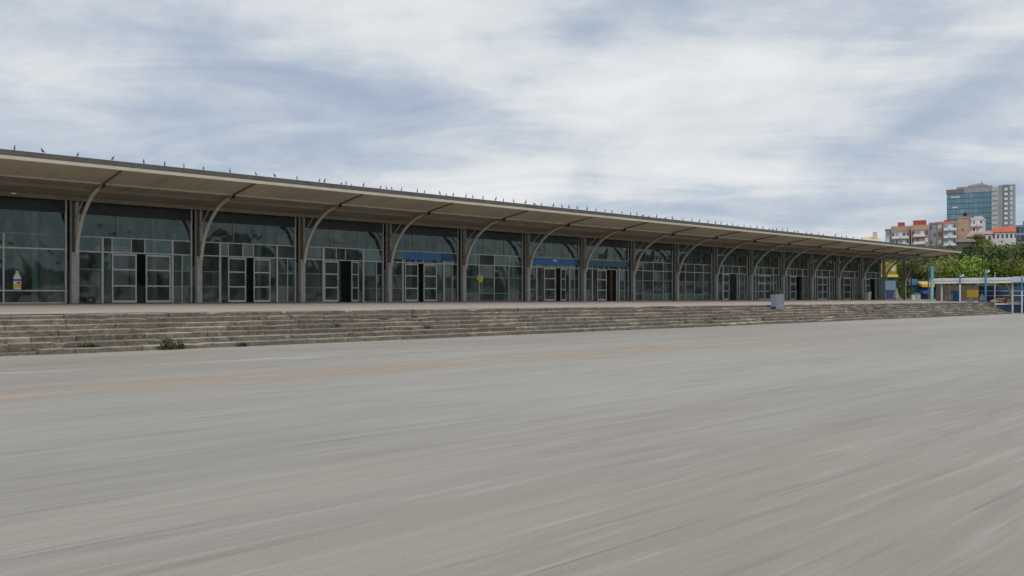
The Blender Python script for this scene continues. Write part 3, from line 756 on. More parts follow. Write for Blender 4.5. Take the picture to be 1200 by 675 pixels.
def parasol(px,dep,h,w,mat,lab,folded=True):
    e=place(px,dep,'folded_parasol',lab,'parasol',group='folded parasols')
    m=MB(); m.tube((0,0,0),(0,0,h),.025,.02,8); m.build('pole',M['alu'],e)
    m=MB(); m.lathe([(.28,0),(.26,.06),(.04,.09)],12); m.build('base',M['greytarp'],e)
    m=MB(); seg=16; n=len(m.v)
    rings=[(w,.14*h),(w*.85,.35*h),(w*.5,.7*h),(.07,.95*h),(.02,h*1.02)]
    for r,z in rings:
        for i in range(seg):
            t=2*math.pi*i/seg; rr=r*(1 if i%2 else .68); m.v.append((rr*math.cos(t),rr*math.sin(t),z))
    for k in range(len(rings)-1):
        for i in range(seg):
            j=(i+1)%seg; m.f.append((k*seg+i,k*seg+j,(k+1)*seg+j,(k+1)*seg+i)); m.m.append(0); m.t.append(.5)
    m.build('canopy',mat,e,smooth=False)
parasol(1111,91,1.05,.42,M['greytarp'],'squat grey folded parasol left of the blue cabinet')
parasol(1151,89,.85,.33,plain('pale_canvas',(.60,.62,.62),.8,.1,4),'pale folded parasol at the foot of the tallest blue pole')
parasol(1050,101,1.5,.34,M['white'],'tall white folded parasol in front of the yellow kiosk')
e=place(1136,90,'white_sacks','low heap of white sacks on the terrace edge','sacks')
m=MB()
for dx in (-.25,.0,.28): m.ball((dx,0,.12),(.2,.14,.12))
m.ball((.1,.02,.27),(.17,.13,.09)); m.build('sack',M['white'],e,smooth=True)
# goods counter, on the plaza
e=place(1179.5,86.5,'market_counter','navy-fronted counter on the plaza below the shelter','counter',z=0)
m=MB(); m.box(-1.75,2.0,0,1.2,0,.8); m.build('base',M['navy'],e)
m=MB(); m.box(-1.52,.1,-.1,1.25,.82,.95); m.box(.14,1.5,-.1,1.25,.84,.93); m.build('counter_top',M['white'],e)
e2=place(1179.5,86.5,'goods_heap','heap of tan and red goods piled on the navy counter','goods',z=0)
m=MB()
for i in range(90):
    x=random.uniform(-1.35,1.35); y=random.uniform(0,1.1); h=.97+random.random()*.55*(1-abs(x)/2.6)
    r=random.uniform(.07,.15); m.ball((x,y,h),(r*1.4,r,r*.7),6,4); 
    for q in range(1): pass
for i in range(len(m.t)): m.t[i]=((i//36)*37%11)/10
m.build('tan_goods',M['tan'],e2)
m=MB(); [m.ball((random.uniform(-.3,.1),random.uniform(-.05,.4),1.2+random.uniform(0,.2)),(.11,.1,.07),6,4) for i in range(7)]; m.build('red_goods',M['red'],e2)
m=MB(); m.box(.0,1.3,-.06,.0,.96,1.1); m.build('crate_side',M['cream'],e2)
e=place(1186,88,'dark_backdrop','dark blue screen behind the navy counter','screen',z=0)
m=MB(); m.box(-2.2,2.8,2.2,2.3,0,2.75); m.build('board',M['navy'],e)
m=MB(); m.box(-2.2,2.8,2.1,2.19,1.7,1.78); m.box(-2.2,2.8,2.1,2.19,2.2,2.26); m.build('rail',M['post_pale'],e)
# leaning palm-like trunk over the counter
e=place(1177,88.5,'leaning_trunk','pale leaning palm trunk above the goods counter','tree',z=0)
m=MB(); pts=[(.75,0,0.9),(.7,0,1.6),(.55,0,2.2),(.3,0,2.8),(.0,0,3.3)]
for a,b in zip(pts,pts[1:]): m.tube(a,b,.12,.11,8)
m.tube((.75,0,-.0),(.75,0,.9),.13,.12,8); m.build('trunk',plain('pale_bark',(.62,.55,.42),.9,.3,9),e)
m=MB()
for i in range(9):
    a=6.28*i/9; L=.55; d=Vector((math.cos(a),math.sin(a),0)); s=Vector((-d.y,d.x,0))*.09; b=Vector((0,0,3.3)); mid=b+d*L*.6+Vector((0,0,.25)); t=b+d*L+Vector((0,0,.0))
    m.face([b-s*.3,b+s*.3,mid+s,mid-s],0,.6); m.face([mid-s,mid+s,t],0,.6)
m.build('frond',M['palm'],e)
# boxes near the end of the hall
e=place(1073,101,'white_box_stack','pair of white boxes with a green lid beyond the hall end','boxes')
m=MB(); m.box(-.55,-.1,-.2,.2,0,.62); m.build('left_box',M['white'],e); m=MB(); m.box(-.02,.5,-.2,.2,0,.66); m.build('right_box',plain('pale_blue_box',(.42,.52,.58),.6,.1,3),e); m=MB(); m.box(-.4,.45,-.22,.22,.67,.85); m.build('lid',M['green_paint'],e)
e=place(1017,99,'grey_bin','pale grey bin in front of the last glazed bays','bin',rz=0)
e.location=(along(1017,42.6),42.6,TZ(42.6))
m=MB(); m.hexa([(-.3,-.2,0),(.3,-.2,0),(.3,.2,0),(-.3,.2,0),(-.35,-.25,.85),(.35,-.25,.85),(.35,.25,.85),(-.35,.25,.85)]); m.build('bin_body',M['inner_pale'],e,bevel=.02); m=MB(); m.box(-.37,.37,-.27,.27,.852,.93); m.build('lid',M['alu_dim'],e)

# yellow kiosk beyond the hall
e=place(1042,120,'kiosk','yellow-topped kiosk with blue-green windows beyond the end of the hall','kiosk',z=BASE)
m=MB(); m.box(-2.2,1.0,.0,3,0,3.3); m.build('wall',M['navy'],e)
m=MB(); m.hexa([(-2.2,-.15,3.32),(1.0,-.15,3.32),(1.0,3.1,3.32),(-2.2,3.1,3.32),(-.1,-.15,5.2),(1.0,-.15,5.2),(1.0,3.1,5.2),(-.1,3.1,5.2)]); m.build('gable',plain('kiosk_yellow',(.27,.20,.03),.6,.12,.8),e)
m=MB(); m.box(-2.3,1.1,-.35,-.16,3.1,3.45); m.build('awning_edge',M['yellow'],e)
for x0,x1,z0,z1 in ((-.6,.9,1.3,2.6),(.2,.8,3.9,4.8)):
    m=MB(); m.box(x0,x1,-.19 if z0>3 else -.05,-.155 if z0>3 else -.005,z0,z1); m.build('window',M['win_blue'] if z0<3 else M['cream'],e)
m=MB(); m.box(-.75,-.62,-.2,-.06,0,3.1); m.build('post',M['post_pale'],e)
e=place(1084.5,112,'market_stall','stall with a yellow awning over a blue awning left of the teal pillar','stall',z=BASE)
m=MB(); m.hexa([(-.8,-.9,1.6),(.75,-.9,1.6),(.75,.6,2.0),(-.8,.6,2.0),(-.8,-.9,1.95),(.75,-.9,1.95),(.75,.6,2.35),(-.8,.6,2.35)]); m.build('yellow_awning',M['yellow'],e)
m=MB(); m.hexa([(-.7,-.8,.75),(.75,-.8,.6),(.75,.3,.95),(-.7,.3,1.1),(-.7,-.8,1.05),(.75,-.8,1.3),(.75,.3,1.45),(-.7,.3,1.25)]); m.build('blue_awning',plain('royal_blue_canvas',(.05,.12,.42),.7,.1,2),e)
for sx in (-.75,.7):
    m=MB(); m.box(sx-.04,sx+.04,.5,.58,0,2.0); m.build('post',M['steel_dark'],e)
m=MB(); m.box(-1.6,.7,.62,.7,0,2.6); m.build('back_board',M['navy'],e)
m=MB(); m.box(-1.9,-.9,.4,.5,1.9,2.7); m.build('blue_panel',M['post_blue'],e)
# thin black post with small lamps at the hall end
p=W(1060,98); e=empty('lamp_post',(p.x,p.y,TZ(min(p.y,43.5)))); tag(e,'slim black lamp post beside the open end of the hall','lamp post')
m=MB(); m.tube((0,0,0),(0,0,4.5),.07,.05,8); m.build('shaft',M['black'],e)
m=MB(); m.ball((.25,0,4.35),(.12,.12,.12)); m.tube((0,0,4.4),(.25,0,4.4),.02,.02,6); m.build('lamp_globe',M['white'],e)
m=MB(); m.tube((.12,0,0),(.12,0,4.2),.02,.02,6); m.build('downpipe',M['alu'],e)

# ------------------------------------------------------------------ hill, trees
def hillz(dep,px):
    t=min(1,max(0,(dep-150)/190)); t=t*t*(3-2*t); u=min(1,max(0,(px-900)/110)); u=u*u*(3-2*u)
    return (20*t+ 6*min(1,max(0,(dep-340)/260)))*u-.3*(1-t)
mb=MB(); nd,npx=44,40; idx={}
for a in range(nd+1):
    dep=148+ (900-148)*(a/nd)**1.5
    for b in range(npx+1):
        px=880+ 1300*b/npx; p=W(px,dep); z=hillz(dep,px)
        if 0<a<nd and z>1: z+=random.uniform(-.5,.5)
        idx[a,b]=len(mb.v); mb.v.append((p.x,p.y,z-.05))
for a in range(nd):
    for b in range(npx): mb.f.append((idx[a,b],idx[a,b+1],idx[a+1,b+1],idx[a+1,b])); mb.m.append(0); mb.t.append(.5)
tag(mb.build('hill',M['grass_hill'],smooth=True),kind='structure')
# unseen hills added behind the camera so the lower glass reflects darker
mb=MB(); n=90; prev=None
for i in range(n+1):
    a=R(-175)+R(215)*i/n - R(20); r=520
    hh=25+8*math.sin(i*.37)+6*math.sin(i*.9+1)+random.uniform(-3,3)
    c=Vector((math.cos(a)*r,math.sin(a)*r,0)); o_=c*1.25
    cur=(c,c*1.08+Vector((0,0,hh)),o_+Vector((0,0,hh*1.2)))
    if prev and a<R(0):
        mb.face([prev[0],cur[0],cur[1],prev[1]]); mb.face([prev[1],cur[1],cur[2],prev[2]])
    prev=cur
tag(mb.build('added_hills',M['added_hill']),kind='structure')

def crown_mesh(name,h,w,n,lobes,mat,leaf=.33,base=.28):
    m=MB(); L=[]
    for i in range(lobes):
        a=random.uniform(0,6.28); r=w*.5*math.sqrt(random.random())*.8; z=h*(base+ (1-base)*random.uniform(.12,.86))
        rr=w*random.uniform(.17,.31); L.append((Vector((r*math.cos(a),r*math.sin(a),z)),rr,random.random()))
    for i in range(n):
        c,rr,t=random.choice(L)
        d=Vector((random.gauss(0,1),random.gauss(0,1),random.gauss(0,.8))).normalized()*rr*random.uniform(.55,1.08)
        p=c+d; s=leaf*random.uniform(.6,1.4)
        nrm=(d.normalized()+Vector((random.gauss(0,.5),random.gauss(0,.5),random.gauss(0,.5)))).normalized()
        u=nrm.orthogonal().normalized(); u=Matrix.Rotation(random.uniform(0,6.28),3,nrm)@u; v=nrm.cross(u)
        m.face([p-u*s*.5,p+v*s*.32,p+u*s*.5,p-v*s*.32],0,min(1,max(0,t+random.uniform(-.16,.16))))
    return m,L
def make_tree(h,w,n,lobes,mat,leaf=.33):
    e=empty('tree',(0,0,0)); m,L=crown_mesh('crown',h,w,n,lobes,mat,leaf)
    m.build('crown',mat,e)
    t=MB(); t.tube((0,0,-.3),(0,0,h*.35),w*.035+.05,w*.025+.03,8)
    for c,rr,_ in L[:10]: t.tube((0,0,h*.3),tuple(c*.9),w*.018+.02,.02,5)
    t.build('trunk',M['bark'],e); return e
TP=[make_tree(8.2,7.5,3800,15,M['leaf'],.42),make_tree(7.2,6.2,3000,12,M['leaf'],.38),make_tree(7.8,7.0,3200,13,M['leaf_bright'],.36),make_tree(6.0,7.0,2800,12,M['leaf'],.42)]
tu=set()
def tree(px,dep,k,sc,lab,topy=None):
    p=W(px,dep); z=max(0,hillz(dep,px))
    o=TP[k] if k not in tu else copy_tree(TP[k]); tu.add(k)
    H0=[8.2,7.2,7.8,6.0][k]
    if topy is not None: sc=max(.35,(HZ(topy,dep)-z)/H0)
    o.location=(p.x,p.y,z); o.scale=(sc,sc,sc); o.rotation_euler.z=random.uniform(0,6.28)
    tag(o,lab,'tree','trees behind the shelter and on the hill')
front=[(1068,150,0,318,'shady green tree just beyond the end of the hall'),(1078,132,1,303,'green tree behind the stall with the yellow awning'),
 (1094,140,0,299,'tree rising right above the teal pillar'),(1112,128,2,304,'pale green tree between the teal pillar and the first lamp pole'),
 (1127,142,0,298,'dark green tree above the first lamp pole'),(1142,126,2,303,'bright yellow-green tree left of the tallest blue pole'),
 (1157,140,0,297,'broad dark tree behind the tallest blue pole'),(1169,128,1,304,'middle green tree behind the thin mast'),
 (1181,142,0,297,'dark rounded tree above the leaning trunk'),(1192,126,2,306,'light green tree above the goods counter'),
 (1203,140,0,298,'large dark tree cut by the right edge of the view'),(1222,134,1,300,'tree just past the right edge of the view')]
for px,dep,k,ty,lab in front: tree(px,dep,k,1,lab,ty)
back=[(1066,185,3,305,'low tree behind the roof tip'),(1086,190,3,298,'shaded tree over the roof tip'),(1104,200,1,300,'small round tree left of the brown stone house'),(1118,205,1,301,'tree below the brown stone house'),(1137,215,3,298,'dark tree below the white apartment block'),
 (1148,200,0,289,'leafy tree left below the red-tiled house'),(1158,220,1,285,'tree in front of the left end of the red-tiled house'),(1168,205,3,288,'low bushy tree below the red-tiled house'),
 (1184,225,3,294,'dark tree below the small white house'),(1194,210,0,288,'tree right of the small white house'),(1204,225,1,284,'tree below the grey building at the right edge'),
 (1152,270,2,281,'yellow-green tree between the terracotta roofs and the red-tiled house'),(1144,285,2,275,'yellowish tree beside the low terracotta roofs')]
for px,dep,k,ty,lab in back: tree(px,dep,k,1,lab,ty)
# low scrub covering the slope (one mass)
m=MB()
for i in range(9000):
    px=random.uniform(1040,1260); dep=random.uniform(152,330); p=W(px,dep); z=hillz(dep,px)
    s=random.uniform(.5,1.2); c=Vector((p.x,p.y,z+random.uniform(0,1.4))); d=Vector((random.gauss(0,1),random.gauss(0,1),random.gauss(0,1))).normalized()
    u=d.orthogonal().normalized()*s; v=d.cross(u)*.6; m.face([c-u*.5,c+v*.5,c+u*.5,c-v*.5],0,random.random())
tag(m.build('scrub',M['leaf']),'dense green scrub covering the hillside below the buildings','scrub',kind='stuff')
# dry drooping palms by the teal pillar and hall end
def palm(px,dep,topy,lab):
    p=W(px,dep); z=TZ(p.y) if p.y<44 else BASE; h=HZ(topy,dep)-z
    e=empty('palm_tree',(p.x,p.y,z)); tag(e,lab,'palm tree','dry palms near the hall end')
    m=MB(); m.tube((0,0,0),(.1,.05,h*.8),.10,.07,8); m.build('trunk',M['bark'],e)
    m=MB()
    for i in range(15):
        a=random.uniform(0,6.28); L=random.uniform(1.1,1.8); d=Vector((math.cos(a),math.sin(a),0)); b=Vector((.1,.05,h*.8)); prevp=b
        for k in range(1,7):
            t=k/6; q=b+d*L*t+Vector((0,0,h*.22*math.sin(t*2.0)*1.1-1.1*t*t*random.uniform(.8,1)))
            s=Vector((-d.y,d.x,0))*(.02); m.face([prevp-s,prevp+s,q+s,q-s],0,.7)
            for sd in (-1,1):
                tip=q+Vector((-d.y,d.x,0))*.28*sd*(1-.5*t)+Vector((0,0,-.14))+d*.12
                m.face([q-d*.03,q+d*.03,tip],0,random.random())
            prevp=q
    m.build('frond',M['palm'],e)
palm(1101,96,303,'dry drooping palm just right of the teal pillar')
palm(1068,104,310,'thin palm between the hall end and the yellow awning')
palm(1088,110,310,'thin dry palm directly left of the teal pillar')

def frame(px0,px1,dep,dl=5):
    p0=W(px0,dep); phi=math.atan((px0-600)/1000)+R(dl); rz=TH-math.pi/2-phi
    d=Vector((math.cos(rz),math.sin(rz),0)); r=FW+RT*((px1-600)/1000)
    den=d.x*r.y-d.y*r.x; t=-(p0.x*r.y-p0.y*r.x)/den
    return p0,t,rz
# ------------------------------------------------------------------ the town on the hill
def bld(name,lab,cat,px0,px1,topy,dep,wall,floors,cols,winm=None,balc=None,roofm=None,depth=12,rot=0,basez=None,box_=None,extra=None,parapet=.8,wfrac=(.55,.5)):
    p0,wd,rz=frame(px0,px1,dep); top=HZ(topy,dep); bz=hillz(dep,px0)-1 if basez is None else basez
    e=empty(name,(p0.x,p0.y,bz),rz+rot); tag(e,lab,cat); h=top-bz
    m=MB(); m.box(0,wd,0,depth,0,h-parapet); m.build('wall',wall,e)
    m=MB(); m.box(-.15,wd+.15,-.15,depth+.15,h-parapet+.005,h); rf=m.build('roof',roofm or wall,e)
    if box_:
        for (a,b,hh,mt) in box_:
            m=MB(); m.box(wd*a,wd*b,1.5,6,h+.005,h+hh); m.build('roof_box',mt,rf)
    fh=3.0; n=int((h-parapet)//fh)
    n=min(n,floors)
    for k in range(n):
        z=h-parapet-fh*(k+1)+.3
        if balc:
            for (a,b) in balc:
                m=MB(); m.box(wd*a,wd*b,-1.0,-.005,z-.1,z+.95); bo=m.build('balcony',M['slat'],e)
        for c in range(cols):
            cw=wd/cols; u=cw*(c+.5)
            m=MB(); m.box(u-cw*wfrac[0]/2,u+cw*wfrac[0]/2,-.06,-.004,z+.8,z+.8+fh*wfrac[1]); wn=m.build('window',(winm or [M['win_dark']])[(k*3+c*5)%len(winm or [1])],e)
    return e,wd,h
wm=[M['win_dark'],M['win_blue'],M['shutter'],M['win_dark']]
bld('apartment_block','narrow grey-topped block at the left end of the apartment row','building',1037.5,1043.5,268.5,352,M['cgrey2'],5,1,[M['win_blue'],M['shutter']],None,M['cdark'],10)
bld('apartment_block','white balconied block with terracotta top and small red roof box','building',1044.5,1066,265.5,350,M['cgrey2'],5,5,wm,[(.06,.48),(.52,.96)],M['terra'],13,box_=[(.33,.68,1.7,M['redbox'])],parapet=2.3)
bld('apartment_block','white-banded block below the larger dark red roof box','building',1067.5,1088.5,264,345,M['terra'],5,4,wm,[(.16,.8)],M['orange'],13,box_=[(.1,.8,2.0,M['redbox'])],parapet=2.0)
bld('apartment_block','slim slate-grey slab with dark windows in the apartment row','building',1089,1097.5,261,343,M['cgrey'],8,2,[M['win_dark'],M['win_blue']],None,M['cdark'],12)
bld('apartment_block','slim terracotta block between the grey slab and the blue-white balconies','building',1098,1105,260,342,M['orange'],8,1,[M['shutter'],M['win_dark']],None,M['terra'],12)
bld('apartment_block','block with stacked white and blue balconies under a bright red roof box','building',1105.5,1121.5,260.5,338,M['cgrey2'],8,3,[M['win_blue'],M['win_dark'],M['shutter']],[(.05,.42),(.5,.95)],M['orange'],12,box_=[(.02,.5,1.0,M['red'])],parapet=.6)
e,wd,h=bld('apartment_block','tall blank orange-brown block right of the blue-white balconies','building',1122,1134.5,254,336,M['orange'],9,1,[M['orange'],M['win_dark']],None,M['terra'],12,box_=[(.5,.85,1.6,M['black'])],wfrac=(.15,.3))
bld('apartment_block','white apartment block with long balconies in front of the glass tower','building',1135,1152,255.5,350,M['cwhite'],5,4,wm,[(.08,.55),(.6,.97)],M['cwhite'],12)
# low houses with pitched roofs
def house(lab,px0,px1,eavey,ridgey,basey,dep,wall,roofm,cols=3,winm=None,dp=9,chim=None,gable=False):
    p0,wd,rz=frame(px0,px1,dep,2); ez=HZ(eavey,dep); rz_=HZ(ridgey,dep); bz=HZ(basey,dep)-2
    e=empty('house',(p0.x,p0.y,bz),rz); tag(e,lab,'house'); h=ez-bz; r=rz_-bz
    m=MB(); m.box(0,wd,0,dp,0,h); m.build('wall',wall,e)
    m=MB()
    if gable:
        m.face([(-.3,-.3,h+.01),(wd+.3,-.3,h+.01),(wd/2,-.3,r)]); m.face([(wd+.3,dp+.3,h+.01),(-.3,dp+.3,h+.01),(wd/2,dp+.3,r)])
        m.face([(-.3,-.3,h+.01),(wd/2,-.3,r),(wd/2,dp+.3,r),(-.3,dp+.3,h+.01)]); m.face([(wd/2,-.3,r),(wd+.3,-.3,h+.01),(wd+.3,dp+.3,h+.01),(wd/2,dp+.3,r)])
    else:
        i=min(wd*.12,3)
        m.face([(-.5,-.5,h+.01),(wd+.5,-.5,h+.01),(wd-i,dp/2,r),(i,dp/2,r)]); m.face([(wd+.5,dp+.5,h+.01),(-.5,dp+.5,h+.01),(i,dp/2,r),(wd-i,dp/2,r)])
        m.face([(-.5,dp+.5,h+.01),(-.5,-.5,h+.01),(i,dp/2,r)]); m.face([(wd+.5,-.5,h+.01),(wd+.5,dp+.5,h+.01),(wd-i,dp/2,r)])
    rf=m.build('roof',roofm,e)
    if chim: m=MB(); m.box(wd*chim-.7,wd*chim+.7,2,3.4,h,r+chim*2.2); m.build('chimney',M['cream'],rf)
    for c in range(cols):
        cw=wd/cols; u=cw*(c+.5); m=MB(); m.box(u-min(.7,cw*.25),u+min(.7,cw*.25),-.06,-.004,h-2.3,h-.8); m.build('window',(winm or [M['win_dark']])[c%len(winm or [1])],e)
    return e
house('pale cream house with a square chimney showing above the far roof edge',1008,1032,284,277,292,300,M['cwhite'],M['cream'],3,None,9,.72)
house('long white house with a bright red tiled roof at the foot of the tower',1162,1193,272.5,265,283,330,M['cwhite'],M['tile'],6)
house('low house with a wide terracotta roof left of the red-tiled house',1134,1152,277.5,270.5,284,318,M['orange'],M['terra'],3)
house('small house with a faded pink roof beside the yellowish tree',1150,1163,274.5,270,283,326,M['cwhite'],plain('pink_roof',(.45,.24,.2),.8,.1,.5),2)
house('rough brown stone house half hidden below the orange block',1121,1143,284,279.5,298,268,M['brownstone'],plain('grey_slate_roof',(.16,.145,.125),.9,.2,.6),4)
house('small white gabled house among the hillside trees',1176,1187,287,280,297,255,M['cwhite'],M['cwhite'],2,None,6,gable=True)
bld('office_building','grey building with dark blue glass cut by the right edge','building',1190.5,1216,264,300,M['cgrey'],3,5,[M['navy'],M['win_dark']],None,M['cdark'],14,box_=[(.3,1,1.5,M['cdark'])],wfrac=(.8,.75))

# the tower: a blue glass slab and a banded grey slab
dep=600; p0,twd,trz=frame(1109.5,1190,dep,3); bz=24
tw=empty('office_tower',(p0.x,p0.y,bz),trz); tag(tw,'tall office tower with blue glass left face and banded grey right side','tower')
u=lambda px: frame(1109.5,px,dep,3)[1] if px>1109.5 else 0
Ht=HZ(219,dep)-bz; Hl=HZ(223.5,dep)-bz
m=MB(); m.box(0,u(1162),0,22,0,Hl-2.4); m.build('core',M['cdark'],tw)
fl=3.6; nfl=int((Hl-3)/fl)
for k in range(nfl):
    g=MB(); z=Hl-2.6-(k+1)*fl
    nseg=10
    for s_ in range(nseg):
        a=u(1162)*s_/nseg; b=u(1162)*(s_+1)/nseg
        g.box(a+.05,b-.05,-.25,-.01,z+.45,z+fl-.002,0,random.choice([.3,.4,.45,.5,.55,.6,.9] if s_<7 else [.1,.3,.4]))
    f_=g.build('glass_band',M['curtain'],tw)
    g=MB(); g.box(0,u(1162),-.3,-.005,z+.002,z+.42); g.build('spandrel',plain('spandrel_%d'%k,(.06,.12,.16),.4,.1,.2) if k==0 else bpy.data.materials['spandrel_0'],f_)
    if k%2==0 or random.random()<.4:
        for q in range(random.choice([1,1,2,3])):
            a=random.uniform(0,.8)*u(1162); w_=random.uniform(2,6); g=MB(); g.box(a,min(a+w_,u(1161.5)),-.34,-.255,z+.9,z+1.8); g.build('tower_blind',M['shutter'],f_)  # plain pale blinds scattered over the glass bands
m=MB(); m.box(-.3,u(1130),-.6,22,Hl-2.35,Hl+.6); m.build('crown_band',plain('reddish_band',(.22,.16,.16),.7,.1,.2),tw)
m=MB(); m.box(u(1121),u(1163),2,20,Hl+.605,Hl+2.2); m.box(u(1134),u(1157),4,18,Hl+2.205,Hl+3.2); m.hexa([(u(1136),5,Hl+3.205),(u(1153),5,Hl+3.205),(u(1153),16,Hl+3.205),(u(1136),16,Hl+3.205),(u(1138),6,Hl+4.0),(u(1152),6,Hl+4.8),(u(1152),15,Hl+4.8),(u(1138),15,Hl+4.0)]); m.build('plant_floor',plain('plant_grey',(.26,.25,.24),.8,.2,.15),tw)
m=MB(); m.box(u(1130)+.02,u(1162),-.5,22,Hl-2.35,Hl+.6); m.build('parapet',M['cgrey'],tw)
m=MB(); m.tube((u(1150),9,Hl+4.5),(u(1150),9,Hl+7),.25,.1,6); m.build('mast',M['cdark'],tw)
m=MB(); m.box(u(1141),u(1141.4),-.5,-.3,10,Hl); m.build('fin',M['cgrey'],tw)
Hr=HZ(220.5,dep)-bz
for a,b,mt in ((1162,1170,M['cgrey2']),(1170,1176,M['cgrey']),(1176,1182,M['cdark']),(1182,1190,M['cgrey'])):
    m=MB(); m.box(u(a)+.01,u(b),-1.2 if a in(1162,1176) else -.4,22,0,Hr-(1 if a==1162 else 0)); m.build('wing',mt,tw)
for k in range(18):
    z=Hr-4-k*3.3
    for a,b,mt,w_ in ((1163,1169,M['cgrey'],.9),(1177,1180.8,M['slat'],1.7),(1184,1186.5,M['shutter'],2.0 if k%3 else 2.6)):
        m=MB(); yf=-1.2 if a<1183 else -.4
        m.box(u(a),u(b),yf-.3,yf-.004,z,z+w_*(1 if mt is not M['cgrey'] else .5)); m.build('window',mt,tw)

# ------------------------------------------------------------------ sky and light
w=bpy.data.worlds.new('World'); SC.world=w; w.use_nodes=True; nt=w.node_tree
bg=nt.nodes['Background']
SUN_EL,SUN_AZ=R(48),R(205)
sky=nt.nodes.new('ShaderNodeTexSky'); sky.sky_type='NISHITA'; sky.sun_disc=False; sky.sun_elevation=SUN_EL
sd=Vector((-.55,-.62,0)).normalized()
sky.sun_rotation=math.atan2(sd.x,sd.y)
tc=nt.nodes.new('ShaderNodeTexCoord'); D=tc.outputs['Generated']
sp=nt.nodes.new('ShaderNodeSeparateXYZ'); nt.links.new(D,sp.inputs[0])
# cloud deck: direction projected on a flat layer, long axis across the promenade view
den=math_n(nt,'ADD',math_n(nt,'MAXIMUM',sp.outputs[2],0.0),.10)
cx=nt.nodes.new('ShaderNodeCombineXYZ')
def vdot(v):
    n=nt.nodes.new('ShaderNodeVectorMath'); n.operation='DOT_PRODUCT'; nt.links.new(D,n.inputs[0]); n.inputs[1].default_value=v; return n.outputs['Value']
dr=vdot(tuple(RT)); df=vdot(tuple(FW))
nt.links.new(math_n(nt,'DIVIDE',dr,den),cx.inputs[0]); nt.links.new(math_n(nt,'DIVIDE',df,den),cx.inputs[1])
mp=nt.nodes.new('ShaderNodeMapping'); mp.inputs['Scale'].default_value=(.9,1.6,1); mp.inputs['Location'].default_value=(3.1,1.7,0); mp.inputs['Rotation'].default_value=(0,0,R(8))
nt.links.new(cx.outputs[0],mp.inputs[0])
n1=noise(nt,mp.outputs[0],1.0,9,.6,.7)
mp2=nt.nodes.new('ShaderNodeMapping'); mp2.inputs['Scale'].default_value=(2.4,2.4,5.6); nt.links.new(D,mp2.inputs[0])
n2=noise(nt,mp2.outputs[0],2.0,9,.60,.25)
# warped direction for the big light and dark masses
wn=nt.nodes.new('ShaderNodeTexNoise'); wn.inputs['Scale'].default_value=3.2; wn.inputs['Detail'].default_value=5; nt.links.new(D,wn.inputs['Vector'])
wv=nt.nodes.new('ShaderNodeVectorMath'); wv.operation='MULTIPLY_ADD'; nt.links.new(wn.outputs['Color'],wv.inputs[0]); wv.inputs[1].default_value=(.22,.22,.13)
nt.links.new(D,wv.inputs[2])
def blob(px,py,wx,wy,rot,amp):
    c=(FW+RT*((px-600)/1000)+Vector((0,0,(348-py)/1000))).normalized()
    c=c+Vector((.11,.11,.065))
    a=RT.copy(); b=Vector((0,0,1)); cr,sr=math.cos(R(rot)),math.sin(R(rot))
    ax=(a*cr+b*sr); bx=(-a*sr+b*cr)
    s=nt.nodes.new('ShaderNodeVectorMath'); s.operation='SUBTRACT'; nt.links.new(wv.outputs[0],s.inputs[0]); s.inputs[1].default_value=tuple(c)
    q=[]
    for v,wd in ((ax,wx),(bx,wy),(FW,.5)):
        d=nt.nodes.new('ShaderNodeVectorMath'); d.operation='DOT_PRODUCT'; nt.links.new(s.outputs[0],d.inputs[0]); d.inputs[1].default_value=tuple(Vector(v)/wd); q.append(math_n(nt,'POWER',math_n(nt,'ABSOLUTE',d.outputs['Value']),2.0))
    r2=math_n(nt,'ADD',math_n(nt,'ADD',q[0],q[1]),q[2])
    return math_n(nt,'MULTIPLY',math_n(nt,'POWER',2.718,math_n(nt,'MULTIPLY',r2,-1)),amp)
BL=[(430,10,.13,.06,-20,.30),(560,60,.10,.05,-10,.2),(820,110,.18,.06,5,.32),(700,205,.26,.035,0,.30),(1120,40,.14,.05,10,.12),(1050,210,.16,.03,10,.2),(120,110,.14,.03,-12,.16),
    (230,45,.16,.035,-8,-.16),(330,95,.13,.022,-20,-.16),(560,160,.20,.030,-12,-.26),(350,175,.2,.03,-4,-.16),(700,40,.10,.02,30,-.14),(900,170,.26,.018,12,-.12),(860,245,.22,.022,0,-.26),(80,165,.2,.05,0,-.18),(1100,110,.12,.02,25,-.14)]
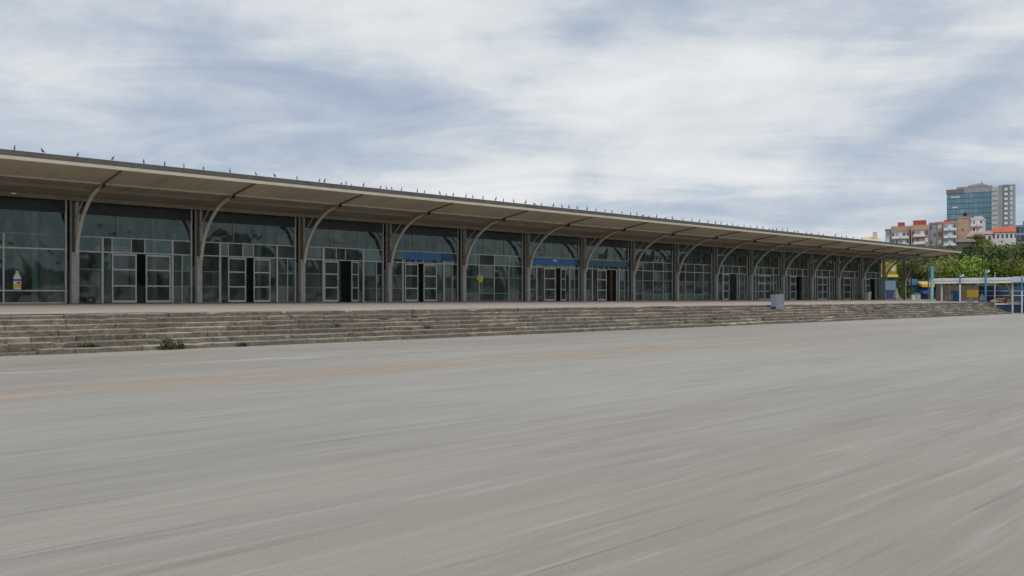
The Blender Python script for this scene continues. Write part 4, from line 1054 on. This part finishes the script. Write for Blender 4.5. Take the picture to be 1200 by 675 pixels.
acc=math_n(nt,'ADD',math_n(nt,'MULTIPLY',math_n(nt,'SUBTRACT',n1,.5),1.15),math_n(nt,'MULTIPLY',math_n(nt,'SUBTRACT',n2,.5),1.3))
acc=math_n(nt,'ADD',acc,.53)
for b in BL: acc=math_n(nt,'ADD',acc,blob(*b))
cl=ramp(nt,acc,[(0.0,(3.3,4.05,5.15)),(.28,(4.05,4.75,5.75)),(.5,(5.25,5.75,6.4)),(.70,(6.65,6.9,7.2)),(1.0,(7.9,7.95,8.0))])
mixed=mixc(nt,.93,sky.outputs[0],cl)
# the overcast deck is brighter overhead than in the strip of sky near the horizon
gain=math_n(nt,'MULTIPLY_ADD',math_n(nt,'MAXIMUM',math_n(nt,'SUBTRACT',sp.outputs[2],.38),0.0),1.1,1.0)
cx2=nt.nodes.new('ShaderNodeCombineXYZ'); [nt.links.new(gain,cx2.inputs[i]) for i in range(3)]
fin=mixc(nt,1.0,mixed,cx2.outputs[0],'MULTIPLY')
nt.links.new(fin,bg.inputs['Color']); bg.inputs['Strength'].default_value=.10

sl=bpy.data.lights.new('sun','SUN'); sl.energy=1.1; sl.angle=R(24); sl.color=(1,.92,.83)
so=bpy.data.objects.new('sun',sl); COL.objects.link(so)
dv=Vector((sd.x*math.cos(SUN_EL),sd.y*math.cos(SUN_EL),math.sin(SUN_EL)))
so.rotation_euler=(-dv).to_track_quat('-Z','Y').to_euler(); so.location=(0,0,60)

cam=bpy.data.cameras.new('camera'); cam.sensor_width=36; cam.lens=30; cam.shift_y=10.5/1200; cam.clip_end=6000; cam.clip_start=.1
co=bpy.data.objects.new('camera',cam); COL.objects.link(co); co.location=(0,0,EYE)
co.rotation_euler=FW.to_track_quat('-Z','Y').to_euler(); SC.camera=co
SC.view_settings.view_transform='Standard'; SC.view_settings.look='None'; SC.view_settings.gamma=1; SC.view_settings.exposure=.10
SC.view_settings.use_curve_mapping=False
SC.render.engine='CYCLES'; SC.cycles.transparent_max_bounces=12; SC.cycles.max_bounces=6; SC.cycles.use_denoising=True
